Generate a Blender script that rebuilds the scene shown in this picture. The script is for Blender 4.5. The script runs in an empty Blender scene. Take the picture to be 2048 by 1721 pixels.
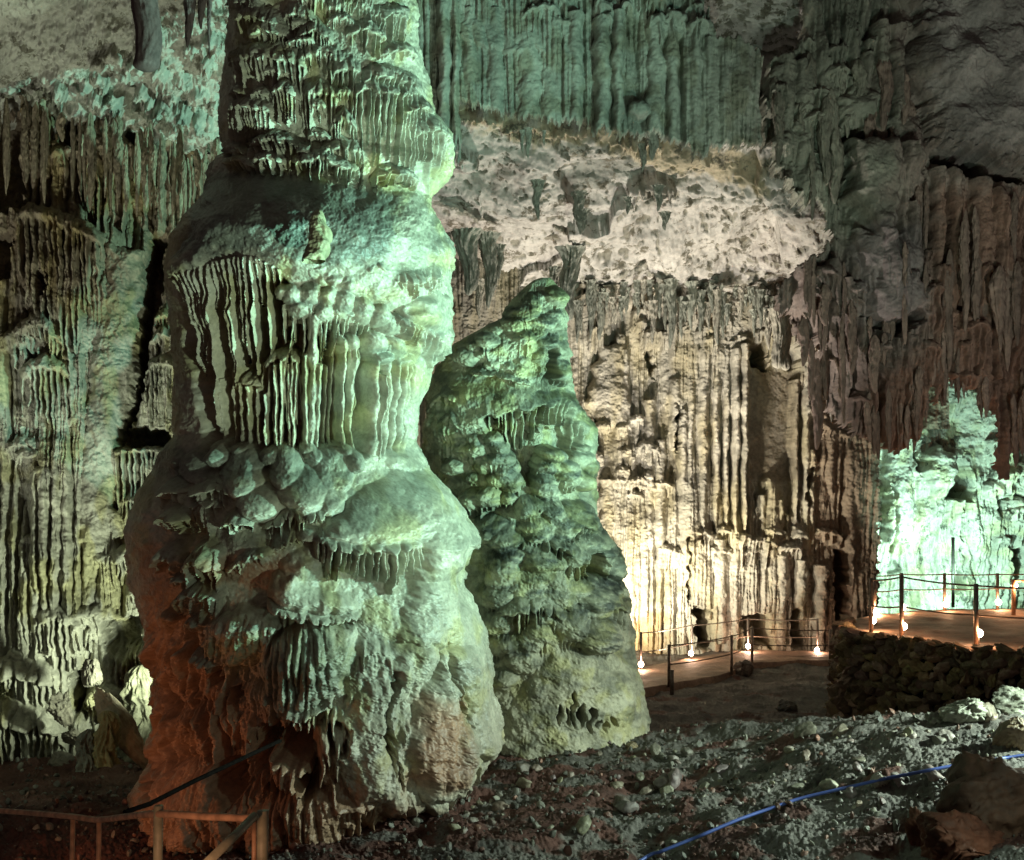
import bpy, math, random
import numpy as np
from mathutils import Vector, noise as mnoise

# ------------------------------------------------------------------ camera, world, exposure, floods and added fills
S = bpy.context.scene
COL = S.collection
F, HX, HY, EZ = 2200.0, 1024.0, 1000.0, 4.0          # focal length and horizon in photo pixels, eye height


def P(px, py, Y):
    return Vector(((px - HX) / F * Y, Y, EZ + (HY - py) / F * Y))


cam = bpy.data.cameras.new('camera')
cam.sensor_width = 36.0
cam.lens = 36.0 * F / 2048.0
cam.shift_y = (HY - 860.5) / 2048.0
cam.clip_start = 0.1
cam.clip_end = 200
co = bpy.data.objects.new('camera', cam)
COL.objects.link(co)
co.location = (0, 0, EZ)
co.rotation_euler = (math.radians(90), 0, 0)
S.camera = co

W = bpy.data.worlds.new('World')
S.world = W
W.use_nodes = True
bg = W.node_tree.nodes['Background']
bg.inputs['Color'].default_value = (0.78, 0.66, 0.60, 1)
bg.inputs['Strength'].default_value = 0.055
S.view_settings.view_transform = 'Standard'
S.view_settings.look = 'None'
S.view_settings.exposure = 0.0
S.view_settings.gamma = 1.0
S.render.engine = 'CYCLES'
S.cycles.max_bounces = 5
S.cycles.diffuse_bounces = 3
S.cycles.glossy_bounces = 2
S.cycles.use_denoising = True
S.cycles.sample_clamp_indirect = 4.0

GREEN = (0.45, 1.0, 0.80)
MINT = (0.56, 1.0, 0.80)


def flood(loc, target, watts, color, angle=120, blend=0.6, size=0.15):
    l = bpy.data.lights.new('flood_or_fill', 'SPOT')
    l.energy = watts
    l.color = color
    l.spot_size = math.radians(angle)
    l.spot_blend = blend
    l.shadow_soft_size = size
    o = bpy.data.objects.new('flood_or_fill', l)
    COL.objects.link(o)
    o.location = loc
    d = Vector(target) - Vector(loc)
    o.rotation_euler = d.to_track_quat('-Z', 'Y').to_euler()
    return o


flood((9.6, 10.6, 3.3), (-2.0, 14.2, 10.2), 15500, GREEN, 88, 1.0, 0.12)          # green key, right of the frame
flood((4.4, 5.6, 0.7), (-2.6, 13.6, 10.4), 4200, (0.74, 1.0, 0.76), 70, 1.0, 0.10)  # low flood towards the column
flood((5.2, 12.0, 1.6), (2.6, 22.6, 12.5), 1500, (0.64, 1.0, 0.78), 84, 0.9, 0.2)  # added fill: green wash on the upper curtain
flood((8.6, 13.0, 2.4), (7.2, 25.0, 11.0), 1900, (0.86, 1.0, 0.84), 70, 1.0, 0.2)  # added fill: paler wash on the upper right
flood((10.5, 13.0, 2.8), (11.5, 24.0, 9.5), 420, (1.0, 0.82, 0.74), 80, 1.0, 0.2)  # added warm fill for the far upper right
flood((-5.0, 17.0, 0.9), (-8.6, 20.5, 5.0), 1300, (0.86, 1.0, 0.74), 140, 0.8, 0.15)  # yellow green on the left wall
flood((-8.8, 13.6, 0.6), (-7.0, 20.0, 9.5), 1500, (0.96, 1.0, 0.84), 70, 0.9, 0.2)  # added fill to lift the upper left ceiling
flood((2.7, 31.2, -0.3), (3.6, 34.0, 3.4), 3300, (1.0, 0.92, 0.71), 150, 0.8, 0.15)  # warm flood on the far wall
flood((9.4, 11.8, 3.5), (4.4, 13.2, 0.6), 4600, (0.78, 1.0, 0.84), 90, 1.0, 0.1)  # skims the stony slope
flood((4.6, 7.4, 2.5), (1.2, 12.2, 0.2), 210, (0.70, 1.0, 0.80), 100, 1.0, 0.1)  # added fill over the near floor
flood((-7.4, 13.2, 1.5), (-7.6, 17.0, -0.4), 60, (0.8, 1.0, 0.7), 90, 1.0, 0.1)  # added fill for the ground below the left wall
flood((4.2, 30.2, -0.3), (7.0, 34.2, 4.6), 1500, (1.0, 0.91, 0.72), 100, 1.0, 0.15)
flood((2.4, 29.0, 0.0), (4.6, 30.5, 11.5), 4600, (1.0, 0.92, 0.83), 96, 0.8, 0.15)   # warm flood on the ceiling
flood((13.6, 33.6, 1.3), (13.9, 37.0, 2.6), 2300, MINT, 140, 0.7, 0.15)           # mint flood in the far chamber
flood((13.0, 31.5, 1.3), (14.2, 37.0, 6.0), 1100, MINT, 90, 0.8, 0.15)
flood((-5.7, 10.4, 0.25), (-4.0, 13.6, 1.1), 110, (1.0, 0.40, 0.18), 90, 0.9, 0.1)   # red path lamp low at the column foot
flood((4.6, 8.2, 3.3), (5.0, 11.3, 1.4), 7, (1.0, 0.42, 0.30), 90, 0.9, 0.1)   # added red fill on the near boulders

# ------------------------------------------------------------------ noise
rng = np.random.default_rng(7)
_perm = rng.permutation(256).astype(np.int32)
_perm = np.concatenate([_perm, _perm])
_ang = rng.random(256) * 2 * math.pi
_gx, _gy = np.cos(_ang).astype(np.float32), np.sin(_ang).astype(np.float32)


def pn(x, y, seed=0):
    x = np.asarray(x, np.float32) + seed * 17.31
    y = np.asarray(y, np.float32) + seed * 5.77
    x, y = np.broadcast_arrays(x, y)
    xi, yi = np.floor(x), np.floor(y)
    fx, fy = x - xi, y - yi
    xi, yi = xi.astype(np.int32) & 255, yi.astype(np.int32) & 255
    u = fx * fx * fx * (fx * (fx * 6 - 15) + 10)
    v = fy * fy * fy * (fy * (fy * 6 - 15) + 10)

    def g(ix, iy, dx, dy):
        h = _perm[_perm[ix & 255] + (iy & 255)]
        return _gx[h] * dx + _gy[h] * dy
    a = g(xi, yi, fx, fy)
    b = g(xi + 1, yi, fx - 1, fy)
    c = g(xi, yi + 1, fx, fy - 1)
    d = g(xi + 1, yi + 1, fx - 1, fy - 1)
    return ((a + (b - a) * u) * (1 - v) + (c + (d - c) * u) * v) * 1.4


def fbm(x, y, oct=4, seed=0, g=0.5):
    s, a = 0, 1.0
    for i in range(oct):
        s = s + a * pn(x, y, seed + i * 3)
        x, y, a = x * 2.03, y * 2.03, a * g
    return s


def sst(a, b, x):
    t = np.clip((x - a) / (b - a), 0, 1)
    return t * t * (3 - 2 * t)


def polydist(poly, X, Y):
    """signed distance, positive inside"""
    p = np.array(poly, np.float32)
    q = np.roll(p, -1, 0)
    d2 = np.full(X.shape, 1e12, np.float32)
    ins = np.zeros(X.shape, bool)
    for (ax, ay), (bx, by) in zip(p, q):
        ex, ey = bx - ax, by - ay
        t = np.clip(((X - ax) * ex + (Y - ay) * ey) / (ex * ex + ey * ey + 1e-9), 0, 1)
        dx, dy = X - ax - t * ex, Y - ay - t * ey
        d2 = np.minimum(d2, dx * dx + dy * dy)
        c = ((ay > Y) != (by > Y))
        xx = ax + (Y - ay) * ex / (ey if abs(ey) > 1e-6 else 1e-6)
        ins ^= c & (X < xx)
    d = np.sqrt(d2)
    return np.where(ins, d, -d)


# ------------------------------------------------------------------ relief canvas: heights in photo pixels
class Canvas:
    def __init__(s, x0, y0, x1, y1, z=0.0, seed=1):
        s.x0, s.y0, s.x1, s.y1 = x0, y0, x1, y1
        s.X, s.Y = np.meshgrid(np.arange(x0, x1 + 1, dtype=np.float32), np.arange(y0, y1 + 1, dtype=np.float32))
        s.H = np.full(s.X.shape, z, np.float32)
        s.T = np.ones(s.X.shape + (3,), np.float32)
        s.r = random.Random(seed)
        s.seed = seed
        s.dust = 0.0

    def win(s, xa, ya, xb, yb):
        i0, i1 = int(max(0, ya - s.y0)), int(min(s.H.shape[0], yb - s.y0 + 2))
        j0, j1 = int(max(0, xa - s.x0)), int(min(s.H.shape[1], xb - s.x0 + 2))
        if i1 <= i0 or j1 <= j0:
            return None
        return (slice(i0, i1), slice(j0, j1))

    def flute(s, x, ya, yb, w, z0, h, drift=0.0, wob=None, blunt=0.5, soft_px=0):
        if wob is None:
            wob = w * 0.5
        m = abs(drift) + w * 2 + wob * 2
        k = s.win(x - m, ya, x + m, yb)
        if k is None:
            return
        X, Y = s.X[k], s.Y[k]
        t = np.clip((Y - ya) / max(1.0, yb - ya), 0, 1)
        ph = s.r.random() * 6.28
        fr = s.r.uniform(0.02, 0.05)
        cx = x + drift * t + wob * np.sin(Y * fr + ph) * np.clip(t * 3, 0, 1)
        ww = w * (np.maximum(1 - t, 0) ** blunt) * (1 + 0.22 * np.sin(Y * fr * 3.1 + ph * 2)) + 0.05
        q = 1 - ((X - cx) / ww) ** 2
        zt = z0 + h * (1 - 0.35 * t)
        soft = sst(-0.02, min(0.3, soft_px / max(10.0, yb - ya)), t) if soft_px else 1.0
        c = np.where(q > 0, z0 + (zt - z0) * np.sqrt(np.maximum(q, 0)) * soft, -1e9)
        s.H[k] = np.maximum(s.H[k], c)

    def tier(s, lip, cap=25, drop=(20, 45), H=22, z0=-25, per=9, fill=0.42, slant=0.0, web=0.35, blunt=0.45, long=0.15):
        lip = [(float(a), float(b)) for a, b in lip]
        xa, xb = lip[0][0], lip[-1][0]
        ys = [b for a, b in lip]
        k = s.win(xa, min(ys) - cap - 6, xb, max(ys) + drop[1] + 8)
        if k is None:
            return
        X, Y = s.X[k], s.Y[k]
        lx = [a for a, b in lip]

        def ly(x):
            return np.interp(x, lx, ys) + 3.0 * pn(np.asarray(x) / 13.0, np.float32(ys[0] * 0.3), s.seed) * min(1.5, per / 8)
        L = ly(X)
        e = np.sqrt(np.clip(1 - np.abs(2 * (X - xa) / (xb - xa) - 1) ** 3.5, 0, 1))
        lob = np.minimum(1, 3.2 * np.abs(pn(X / (per * 2.3) + ys[0], Y / 90, s.seed + 3))) ** 0.6
        L = L + (lob - 0.6) * min(9, cap * 0.35)
        lob = 0.62 + 0.42 * lob
        t = Y - L
        capx = cap * (0.55 + 0.45 * e)
        u = np.clip(-t / capx, 0, 1)
        prof = np.sqrt(np.clip(1 - u ** 1.7, 0, 1))
        r = per * 0.45
        under = np.sqrt(np.clip(1 - (np.clip(t, 0, r) / r) ** 2, 0, 1))
        c = z0 + H * e * lob * np.where(t <= 0, prof, under)
        c = np.where((u >= 1) | (t >= r) | (e <= 0.02), -1e9, c)
        s.H[k] = np.maximum(s.H[k], c)
        if s.dust > 0:   # grey deposit plus painted shade darkening the cap, ragged edge
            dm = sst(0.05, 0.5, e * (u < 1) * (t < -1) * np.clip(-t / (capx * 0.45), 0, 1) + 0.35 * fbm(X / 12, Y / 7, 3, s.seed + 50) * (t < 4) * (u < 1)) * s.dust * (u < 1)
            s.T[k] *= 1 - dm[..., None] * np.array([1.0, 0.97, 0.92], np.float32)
        if web > 0:   # thin webbing behind the drips
            wl = (drop[0] + (drop[1] - drop[0]) * (0.5 + 0.5 * pn(X / 23.0, Y * 0 + ys[0], s.seed + 9))) * 0.75
            c = z0 + H * e * web * (1 - 0.5 * np.clip(t / np.maximum(wl, 1), 0, 1))
            c = np.where((t < 0) | (t > wl), -1e9, c)
            s.H[k] = np.maximum(s.H[k], c)
        x = xa + per * 0.5
        while x < xb - per * 0.3:
            ee = max(0.0, 1 - abs(2 * (x - xa) / (xb - xa) - 1) ** 3.5) ** 0.5
            g = s.r.random()
            dl = drop[0] + (drop[1] - drop[0]) * (g ** 1.3)
            if s.r.random() < long:
                dl = drop[1] * 1.15
            yy = float(ly(x))
            w = per * fill * s.r.uniform(0.75, 1.3)
            s.flute(x, yy - per * 0.6, yy + dl * (0.4 + 0.6 * ee), w, z0, H * ee * s.r.uniform(0.75, 1.05),
                    drift=slant * dl + s.r.uniform(-1, 1) * per * 0.25, blunt=blunt)
            x += per * s.r.uniform(0.65, 1.4)

    def pillow(s, poly, z0, H, w, ty=0.0, tx=0.0, rough=0.0, sink=False):
        xs = [a for a, b in poly]
        ys = [b for a, b in poly]
        k = s.win(min(xs) - 4, min(ys) - 4, max(xs) + 4, max(ys) + 4)
        if k is None:
            return
        X, Y = s.X[k], s.Y[k]
        d = polydist(poly, X + 7 * pn(X / 22, Y / 22, s.seed + 5), Y + 7 * pn(X / 22, Y / 22, s.seed + 6))
        if rough:
            d = d + rough * fbm(X / 14, Y / 14, 3, s.seed + 4)
        q = np.clip(d / w, 0, 1)
        c = z0 + H * np.sqrt(1 - (1 - q) ** 2) + ty * (Y - min(ys)) + tx * (X - min(xs))
        if sink:
            s.H[k] = np.where(d > 0, np.minimum(s.H[k], s.H[k] * (1 - sst(0, 1, q)) + (z0) * sst(0, 1, q)), s.H[k])
        else:
            s.H[k] = np.where(d > 0, np.maximum(s.H[k], c), s.H[k])

    def blob(s, cx, cy, rx, ry, z0, H):
        k = s.win(cx - rx, cy - ry, cx + rx, cy + ry)
        if k is None:
            return
        X, Y = s.X[k], s.Y[k]
        a = np.arctan2(Y - cy, X - cx)
        rr = ((X - cx) / rx) ** 2 + ((Y - cy) / ry) ** 2
        rr = rr * (1 + 0.25 * pn(a * 1.3 + cx, rr * 0 + cy, s.seed))
        q = 1 - rr
        s.H[k] = np.where(q > 0, np.maximum(s.H[k], z0 + H * np.sqrt(np.maximum(q, 0))), s.H[k])
        if s.dust > 0:  # upper half darkened too: deposit and painted shade
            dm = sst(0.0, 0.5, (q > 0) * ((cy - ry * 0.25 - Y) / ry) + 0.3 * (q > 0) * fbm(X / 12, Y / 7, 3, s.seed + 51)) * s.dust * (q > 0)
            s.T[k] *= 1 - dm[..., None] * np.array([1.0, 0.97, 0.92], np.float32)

    def autotiers(s, poly, n, wr=(28, 90), drop=(10, 40), H=(10, 24), z=(-30, -10), per=(6, 10), cap=(10, 26), web=0.4):
        xs = [a for a, b in poly]
        ys = [b for a, b in poly]
        pts = []
        for _ in range(n * 12):
            if len(pts) >= n:
                break
            x, y = s.r.uniform(min(xs), max(xs)), s.r.uniform(min(ys), max(ys))
            if float(polydist(poly, np.array([[x]], np.float32), np.array([[y]], np.float32))[0, 0]) > 0:
                pts.append((y, x))
        for y, x in pts:
            w = s.r.uniform(*wr) * 0.5
            a = w * s.r.uniform(0.15, 0.45)
            b = s.r.uniform(-0.25, 0.25) * w
            s.tier([(x - w, y + a - b), (x - w * 0.5, y + a * 0.25 - b * 0.5), (x, y), (x + w * 0.5, y + a * 0.25 + b * 0.5), (x + w, y + a + b)],
                   cap=s.r.uniform(*cap), drop=(drop[0] * s.r.uniform(0.7, 1), drop[1] * s.r.uniform(0.5, 1)), H=s.r.uniform(*H),
                   z0=s.r.uniform(*z), per=s.r.uniform(*per), web=web)

    def autoblobs(s, poly, n, r=(14, 34), z=-34, k=0.85, drip=0.6):
        xs = [a for a, b in poly]
        ys = [b for a, b in poly]
        m = 0
        while m < n:
            x, y = s.r.uniform(min(xs), max(xs)), s.r.uniform(min(ys), max(ys))
            if float(polydist(poly, np.array([[x]], np.float32), np.array([[y]], np.float32))[0, 0]) <= 0:
                continue
            m += 1
            a = s.r.uniform(*r)
            b = a * s.r.uniform(0.6, 0.95)
            zz = z + s.r.uniform(-6, 8)
            s.blob(x, y, a, b, zz, a * k)
            if s.r.random() < drip:
                q = x - a * 0.7
                while q < x + a * 0.7:
                    e = math.sqrt(max(0.05, 1 - ((q - x) / a) ** 2))
                    s.flute(q, y + b * 0.2 * e, y + b * e * 0.8 + s.r.uniform(6, 26) * a / 24, s.r.uniform(2.6, 4.4), zz, a * k * 0.8 * e, blunt=0.45)
                    q += s.r.uniform(6, 11)

    def rough(s, a1=5, s1=55, a2=2.2, s2=17, a3=0.8, s3=5, mask=1.0):
        s.H += (a1 * fbm(s.X / s1, s.Y / s1, 2, s.seed + 20) + a2 * fbm(s.X / s2, s.Y / s2, 3, s.seed + 21)
                + a3 * fbm(s.X / s3, s.Y / s3, 2, s.seed + 22)) * mask

    def flutes(s, per, amp, seed, stretch=14, mask=1.0, warp=0.6, power=0.5):
        wx = warp * pn(s.X / (per * 5), s.Y / (per * 9), seed + 1) + 1.9 * pn(s.X / (per * 4.3), s.Y / (per * stretch * 3), seed + 2)
        n = pn(s.X / per + wx, s.Y / (per * stretch), seed)
        s.H += amp * (np.minimum(1, np.abs(n) * 3) ** power - 0.7) * mask

    def paint(s, poly, col, w=20, amt=1.0, rough=12):
        xs = [a for a, b in poly]
        ys = [b for a, b in poly]
        k = s.win(min(xs) - w, min(ys) - w, max(xs) + w, max(ys) + w)
        if k is None:
            return
        X, Y = s.X[k], s.Y[k]
        d = polydist(poly, X, Y) + rough * fbm(X / 26, Y / 26, 4, s.seed + 40)
        m = (sst(-w * 0.5, w * 0.5, d) * amt)[..., None]
        s.T[k] = s.T[k] * (1 - m) + np.array(col, np.float32) * m

    def sample(s, A, px, py):
        fx = np.clip(px - s.x0, 0, A.shape[1] - 1.001)
        fy = np.clip(py - s.y0, 0, A.shape[0] - 1.001)
        ix, iy = fx.astype(np.int32), fy.astype(np.int32)
        tx, ty = fx - ix, fy - iy
        if A.ndim == 3:
            tx, ty = tx[..., None], ty[..., None]
        return (A[iy, ix] * (1 - tx) + A[iy, ix + 1] * tx) * (1 - ty) + (A[iy + 1, ix] * (1 - tx) + A[iy + 1, ix + 1] * tx) * ty


# ------------------------------------------------------------------ mesh helpers
def tag(o, label=None, cat=None, group=None, kind=None):
    if label:
        o['label'] = label
    if cat:
        o['category'] = cat
    if group:
        o['group'] = group
    if kind:
        o['kind'] = kind
    return o


def empty(name, loc):
    o = bpy.data.objects.new(name, None)
    COL.objects.link(o)
    o.location = loc
    return o


def link(me, name, mat, parent=None):
    o = bpy.data.objects.new(name, me)
    COL.objects.link(o)
    if mat:
        me.materials.append(mat)
    if parent is not None:
        o.parent = parent
        o.matrix_parent_inverse = parent.matrix_basis.inverted()
    return o


def raw_mesh(name, V, Q, C=None, N=None, smooth=True):
    me = bpy.data.meshes.new(name)
    n, m = len(V), len(Q)
    k = Q.shape[1]
    me.vertices.add(n)
    me.vertices.foreach_set('co', np.ascontiguousarray(V, np.float32).ravel())
    me.loops.add(m * k)
    me.loops.foreach_set('vertex_index', np.ascontiguousarray(Q, np.int32).ravel())
    me.polygons.add(m)
    me.polygons.foreach_set('loop_start', np.arange(0, m * k, k, dtype=np.int32))
    me.polygons.foreach_set('use_smooth', np.full(m, smooth))
    me.update(calc_edges=True)
    if C is not None:
        a = me.attributes.new('tint', 'FLOAT_COLOR', 'POINT')
        c4 = np.ones((n, 4), np.float32)
        c4[:, :3] = C
        a.data.foreach_set('color', c4.ravel())
    if N is not None:
        me.normals_split_custom_set_from_vertices(N)
    return me


def grid_quads(nr, nc, wrap=False):
    i, j = np.meshgrid(np.arange(nr - 1), np.arange(nc if wrap else nc - 1), indexing='ij')
    j2 = (j + 1) % nc
    return np.stack([i * nc + j, (i + 1) * nc + j, (i + 1) * nc + j2, i * nc + j2], -1).reshape(-1, 4)


def grid_normals(G, wrap=False):
    du = np.gradient(G, axis=1)
    if wrap:
        du[:, 0] = (G[:, 1] - G[:, -1]) * 0.5
        du[:, -1] = (G[:, 0] - G[:, -2]) * 0.5
    dv = np.gradient(G, axis=0)
    n = np.cross(dv, du)
    n /= np.linalg.norm(n, axis=2, keepdims=True) + 1e-12
    return n


def emit_parts(G, T, lab, names, mat, root, wrap=False, keep=None):
    """one grid, split by a label per vertex into one mesh per part"""
    nr, nc = G.shape[:2]
    Q = grid_quads(nr, nc, wrap)
    N = grid_normals(G, wrap).reshape(-1, 3)
    V = G.reshape(-1, 3)
    C = T.reshape(-1, 3)
    fl = lab.reshape(-1)[Q[:, 0]]
    org = np.array(root.location, np.float32)
    out = []
    for i, nm in enumerate(names):
        q = Q[fl == i]
        if not len(q):
            continue
        idx, inv = np.unique(q, return_inverse=True)
        me = raw_mesh(nm, V[idx] - org, inv.reshape(-1, 4), C[idx], N[idx])
        o = bpy.data.objects.new(nm, me)
        me.materials.append(mat)
        COL.objects.link(o)
        o.parent = root
        out.append(o)
    return out


def sheet(cv, name, mat, D, step=1.5, dirn=(0, -1, 0), keep=None, warp=3.0, scale=None, parent=None):
    """a rock face: grid over the canvas, each point at its own depth D(px, py), relief pushed along dirn"""
    xs = np.arange(cv.x0, cv.x1, step, dtype=np.float32)
    ys = np.arange(cv.y0, cv.y1, step, dtype=np.float32)
    PX, PY = np.meshgrid(xs, ys)
    sx = PX + warp * fbm(PX / 24, PY / 24, 2, cv.seed + 30)
    sy = PY + warp * fbm(PX / 24, PY / 24, 2, cv.seed + 33)
    h = cv.sample(cv.H, sx, sy)
    T = cv.sample(cv.T, sx, sy)
    Dm = D(PX, PY)
    sc = (Dm / F) if scale is None else scale
    dv = np.array(dirn, np.float32)
    dv /= np.linalg.norm(dv)
    G = np.stack([(PX - HX) / F * Dm, Dm, EZ + (HY - PY) / F * Dm], -1).astype(np.float32)
    G += (h * sc)[..., None] * dv
    nr, nc = PX.shape
    Q = grid_quads(nr, nc)
    if keep is not None:
        k = keep(PX, PY, h).reshape(-1)
        Q = Q[k[Q].all(1)]
    idx, inv = np.unique(Q, return_inverse=True)
    me = raw_mesh(name, G.reshape(-1, 3)[idx], inv.reshape(-1, 4), T.reshape(-1, 3)[idx])
    return link(me, name, mat, parent)


def tube_mesh(pts, r, seg=10, caps=True):
    pts = [Vector(p) for p in pts]
    rs = r if isinstance(r, (list, tuple)) else [r] * len(pts)
    V, Q = [], []
    up = Vector((0, 0, 1))
    for i, p in enumerate(pts):
        a = pts[max(0, i - 1)]
        b = pts[min(len(pts) - 1, i + 1)]
        d = (b - a).normalized()
        s = d.cross(up)
        if s.length < 0.05:
            s = d.cross(Vector((0, 1, 0)))
        s.normalize()
        t = s.cross(d)
        for k in range(seg):
            an = 2 * math.pi * k / seg
            V.append(p + (s * math.cos(an) + t * math.sin(an)) * rs[i])
    for i in range(len(pts) - 1):
        for k in range(seg):
            k2 = (k + 1) % seg
            Q.append((i * seg + k, i * seg + k2, (i + 1) * seg + k2, (i + 1) * seg + k))
    if caps:
        Q.append(tuple(range(seg - 1, -1, -1)))
        n = (len(pts) - 1) * seg
        Q.append(tuple(n + k for k in range(seg)))
    return V, Q


def py_mesh(name, parts, mat, parent=None, smooth=True, loc=None):
    V, Q = [], []
    for v, q in parts:
        b = len(V)
        V += [tuple(x) for x in v]
        Q += [tuple(i + b for i in f) for f in q]
    me = bpy.data.meshes.new(name)
    off = Vector(loc) if loc is not None else (parent.location if parent is not None else Vector((0, 0, 0)))
    me.from_pydata([tuple(Vector(v) - off) for v in V], [], Q)
    me.polygons.foreach_set('use_smooth', [smooth] * len(me.polygons))
    me.update()
    o = bpy.data.objects.new(name, me)
    me.materials.append(mat)
    COL.objects.link(o)
    if parent is not None:
        o.parent = parent
    elif loc is not None:
        o.location = loc
    return o


def box(c, s, rot=0.0, bev=0.0):
    cx, cy, cz = c
    sx, sy, sz = s[0] / 2, s[1] / 2, s[2] / 2
    ca, sa = math.cos(rot), math.sin(rot)
    V = []
    for dz in (-1, 1):
        for dx, dy in ((-1, -1), (1, -1), (1, 1), (-1, 1)):
            x, y = dx * sx, dy * sy
            V.append((cx + x * ca - y * sa, cy + x * sa + y * ca, cz + dz * sz))
    return V, [(3, 2, 1, 0), (4, 5, 6, 7), (0, 1, 5, 4), (1, 2, 6, 5), (2, 3, 7, 6), (3, 0, 4, 7)]


# ------------------------------------------------------------------ materials
def node(nt, t, **kw):
    n = nt.nodes.new(t)
    for k, v in kw.items():
        setattr(n, k, v)
    return n


def stone(name, base, var=0.35, rough=0.72, bump=0.35, grain=9.0, dark=(0.05, 0.05, 0.045), speck=0.0, spec=0.35, tint2=None, bscale=0.02):
    m = bpy.data.materials.new(name)
    m.use_nodes = True
    nt = m.node_tree
    b = nt.nodes['Principled BSDF']
    tc = node(nt, 'ShaderNodeTexCoord')
    at = node(nt, 'ShaderNodeAttribute', attribute_name='tint')
    n1 = node(nt, 'ShaderNodeTexNoise')
    n1.inputs['Scale'].default_value = grain * 0.25
    n1.inputs['Detail'].default_value = 8
    n1.inputs['Roughness'].default_value = 0.62
    n2 = node(nt, 'ShaderNodeTexNoise')
    n2.inputs['Scale'].default_value = grain * 2.2
    n2.inputs['Detail'].default_value = 9
    n2.inputs['Roughness'].default_value = 0.7
    nt.links.new(tc.outputs['Object'], n1.inputs['Vector'])
    nt.links.new(tc.outputs['Object'], n2.inputs['Vector'])
    r1 = node(nt, 'ShaderNodeValToRGB')
    r1.color_ramp.elements[0].position = 0.36
    r1.color_ramp.elements[1].position = 0.66
    c0 = [v * (1 - var) for v in base]
    c1 = [min(0.9, v * (1 + var * 0.7)) for v in (tint2 or base)]
    r1.color_ramp.elements[0].color = (*c0, 1)
    r1.color_ramp.elements[1].color = (*c1, 1)
    nt.links.new(n1.outputs['Fac'], r1.inputs['Fac'])
    r2 = node(nt, 'ShaderNodeValToRGB')
    r2.color_ramp.elements[0].position = 0.30
    r2.color_ramp.elements[1].position = 0.56
    r2.color_ramp.elements[0].color = (0.45, 0.45, 0.45, 1)
    r2.color_ramp.elements[1].color = (1, 1, 1, 1)
    nt.links.new(n2.outputs['Fac'], r2.inputs['Fac'])
    mx = node(nt, 'ShaderNodeMix', data_type='RGBA', blend_type='MULTIPLY')
    mx.inputs['Factor'].default_value = 0.75
    nt.links.new(r1.outputs['Color'], mx.inputs['A'])
    nt.links.new(r2.outputs['Color'], mx.inputs['B'])
    mt = node(nt, 'ShaderNodeMix', data_type='RGBA', blend_type='MULTIPLY')
    mt.inputs['Factor'].default_value = 1.0
    nt.links.new(mx.outputs['Result'], mt.inputs['A'])
    nt.links.new(at.outputs['Color'], mt.inputs['B'])
    out = mt.outputs['Result']
    if speck > 0:
        v = node(nt, 'ShaderNodeTexNoise')
        v.inputs['Scale'].default_value = grain * 0.9
        v.inputs['Detail'].default_value = 6
        v.inputs['Roughness'].default_value = 0.75
        nt.links.new(tc.outputs['Object'], v.inputs['Vector'])
        rr = node(nt, 'ShaderNodeValToRGB')
        rr.color_ramp.elements[0].position = 0.60 - speck * 0.1
        rr.color_ramp.elements[1].position = 0.66 - speck * 0.1
        nt.links.new(v.outputs['Fac'], rr.inputs['Fac'])
        md = node(nt, 'ShaderNodeMix', data_type='RGBA')
        nt.links.new(rr.outputs['Color'], md.inputs['Factor'])
        nt.links.new(out, md.inputs['A'])
        md.inputs['B'].default_value = (*dark, 1)
        out = md.outputs['Result']
    nt.links.new(out, b.inputs['Base Color'])
    b.inputs['Roughness'].default_value = rough
    b.inputs['Specular IOR Level'].default_value = spec
    bp = node(nt, 'ShaderNodeBump')
    bp.inputs['Strength'].default_value = bump
    bp.inputs['Distance'].default_value = bscale
    nt.links.new(n2.outputs['Fac'], bp.inputs['Height'])
    nt.links.new(bp.outputs['Normal'], b.inputs['Normal'])
    return m


def plain(name, col, rough=0.5, metal=0.0, var=0.25, scale=14.0, emit=None, strength=0):
    m = bpy.data.materials.new(name)
    m.use_nodes = True
    nt = m.node_tree
    b = nt.nodes['Principled BSDF']
    if emit:
        b.inputs['Base Color'].default_value = (*col, 1)
        b.inputs['Emission Color'].default_value = (*emit, 1)
        b.inputs['Emission Strength'].default_value = strength
        return m
    tc = node(nt, 'ShaderNodeTexCoord')
    n = node(nt, 'ShaderNodeTexNoise')
    n.inputs['Scale'].default_value = scale
    n.inputs['Detail'].default_value = 6
    nt.links.new(tc.outputs['Object'], n.inputs['Vector'])
    r = node(nt, 'ShaderNodeValToRGB')
    r.color_ramp.elements[0].position = 0.35
    r.color_ramp.elements[1].position = 0.65
    r.color_ramp.elements[0].color = (*[c * (1 - var) for c in col], 1)
    r.color_ramp.elements[1].color = (*[min(1, c * (1 + var)) for c in col], 1)
    nt.links.new(n.outputs['Fac'], r.inputs['Fac'])
    nt.links.new(r.outputs['Color'], b.inputs['Base Color'])
    b.inputs['Roughness'].default_value = rough
    b.inputs['Metallic'].default_value = metal
    bp = node(nt, 'ShaderNodeBump')
    bp.inputs['Strength'].default_value = 0.3
    bp.inputs['Distance'].default_value = 0.004
    nt.links.new(n.outputs['Fac'], bp.inputs['Height'])
    nt.links.new(bp.outputs['Normal'], b.inputs['Normal'])
    return m


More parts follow.
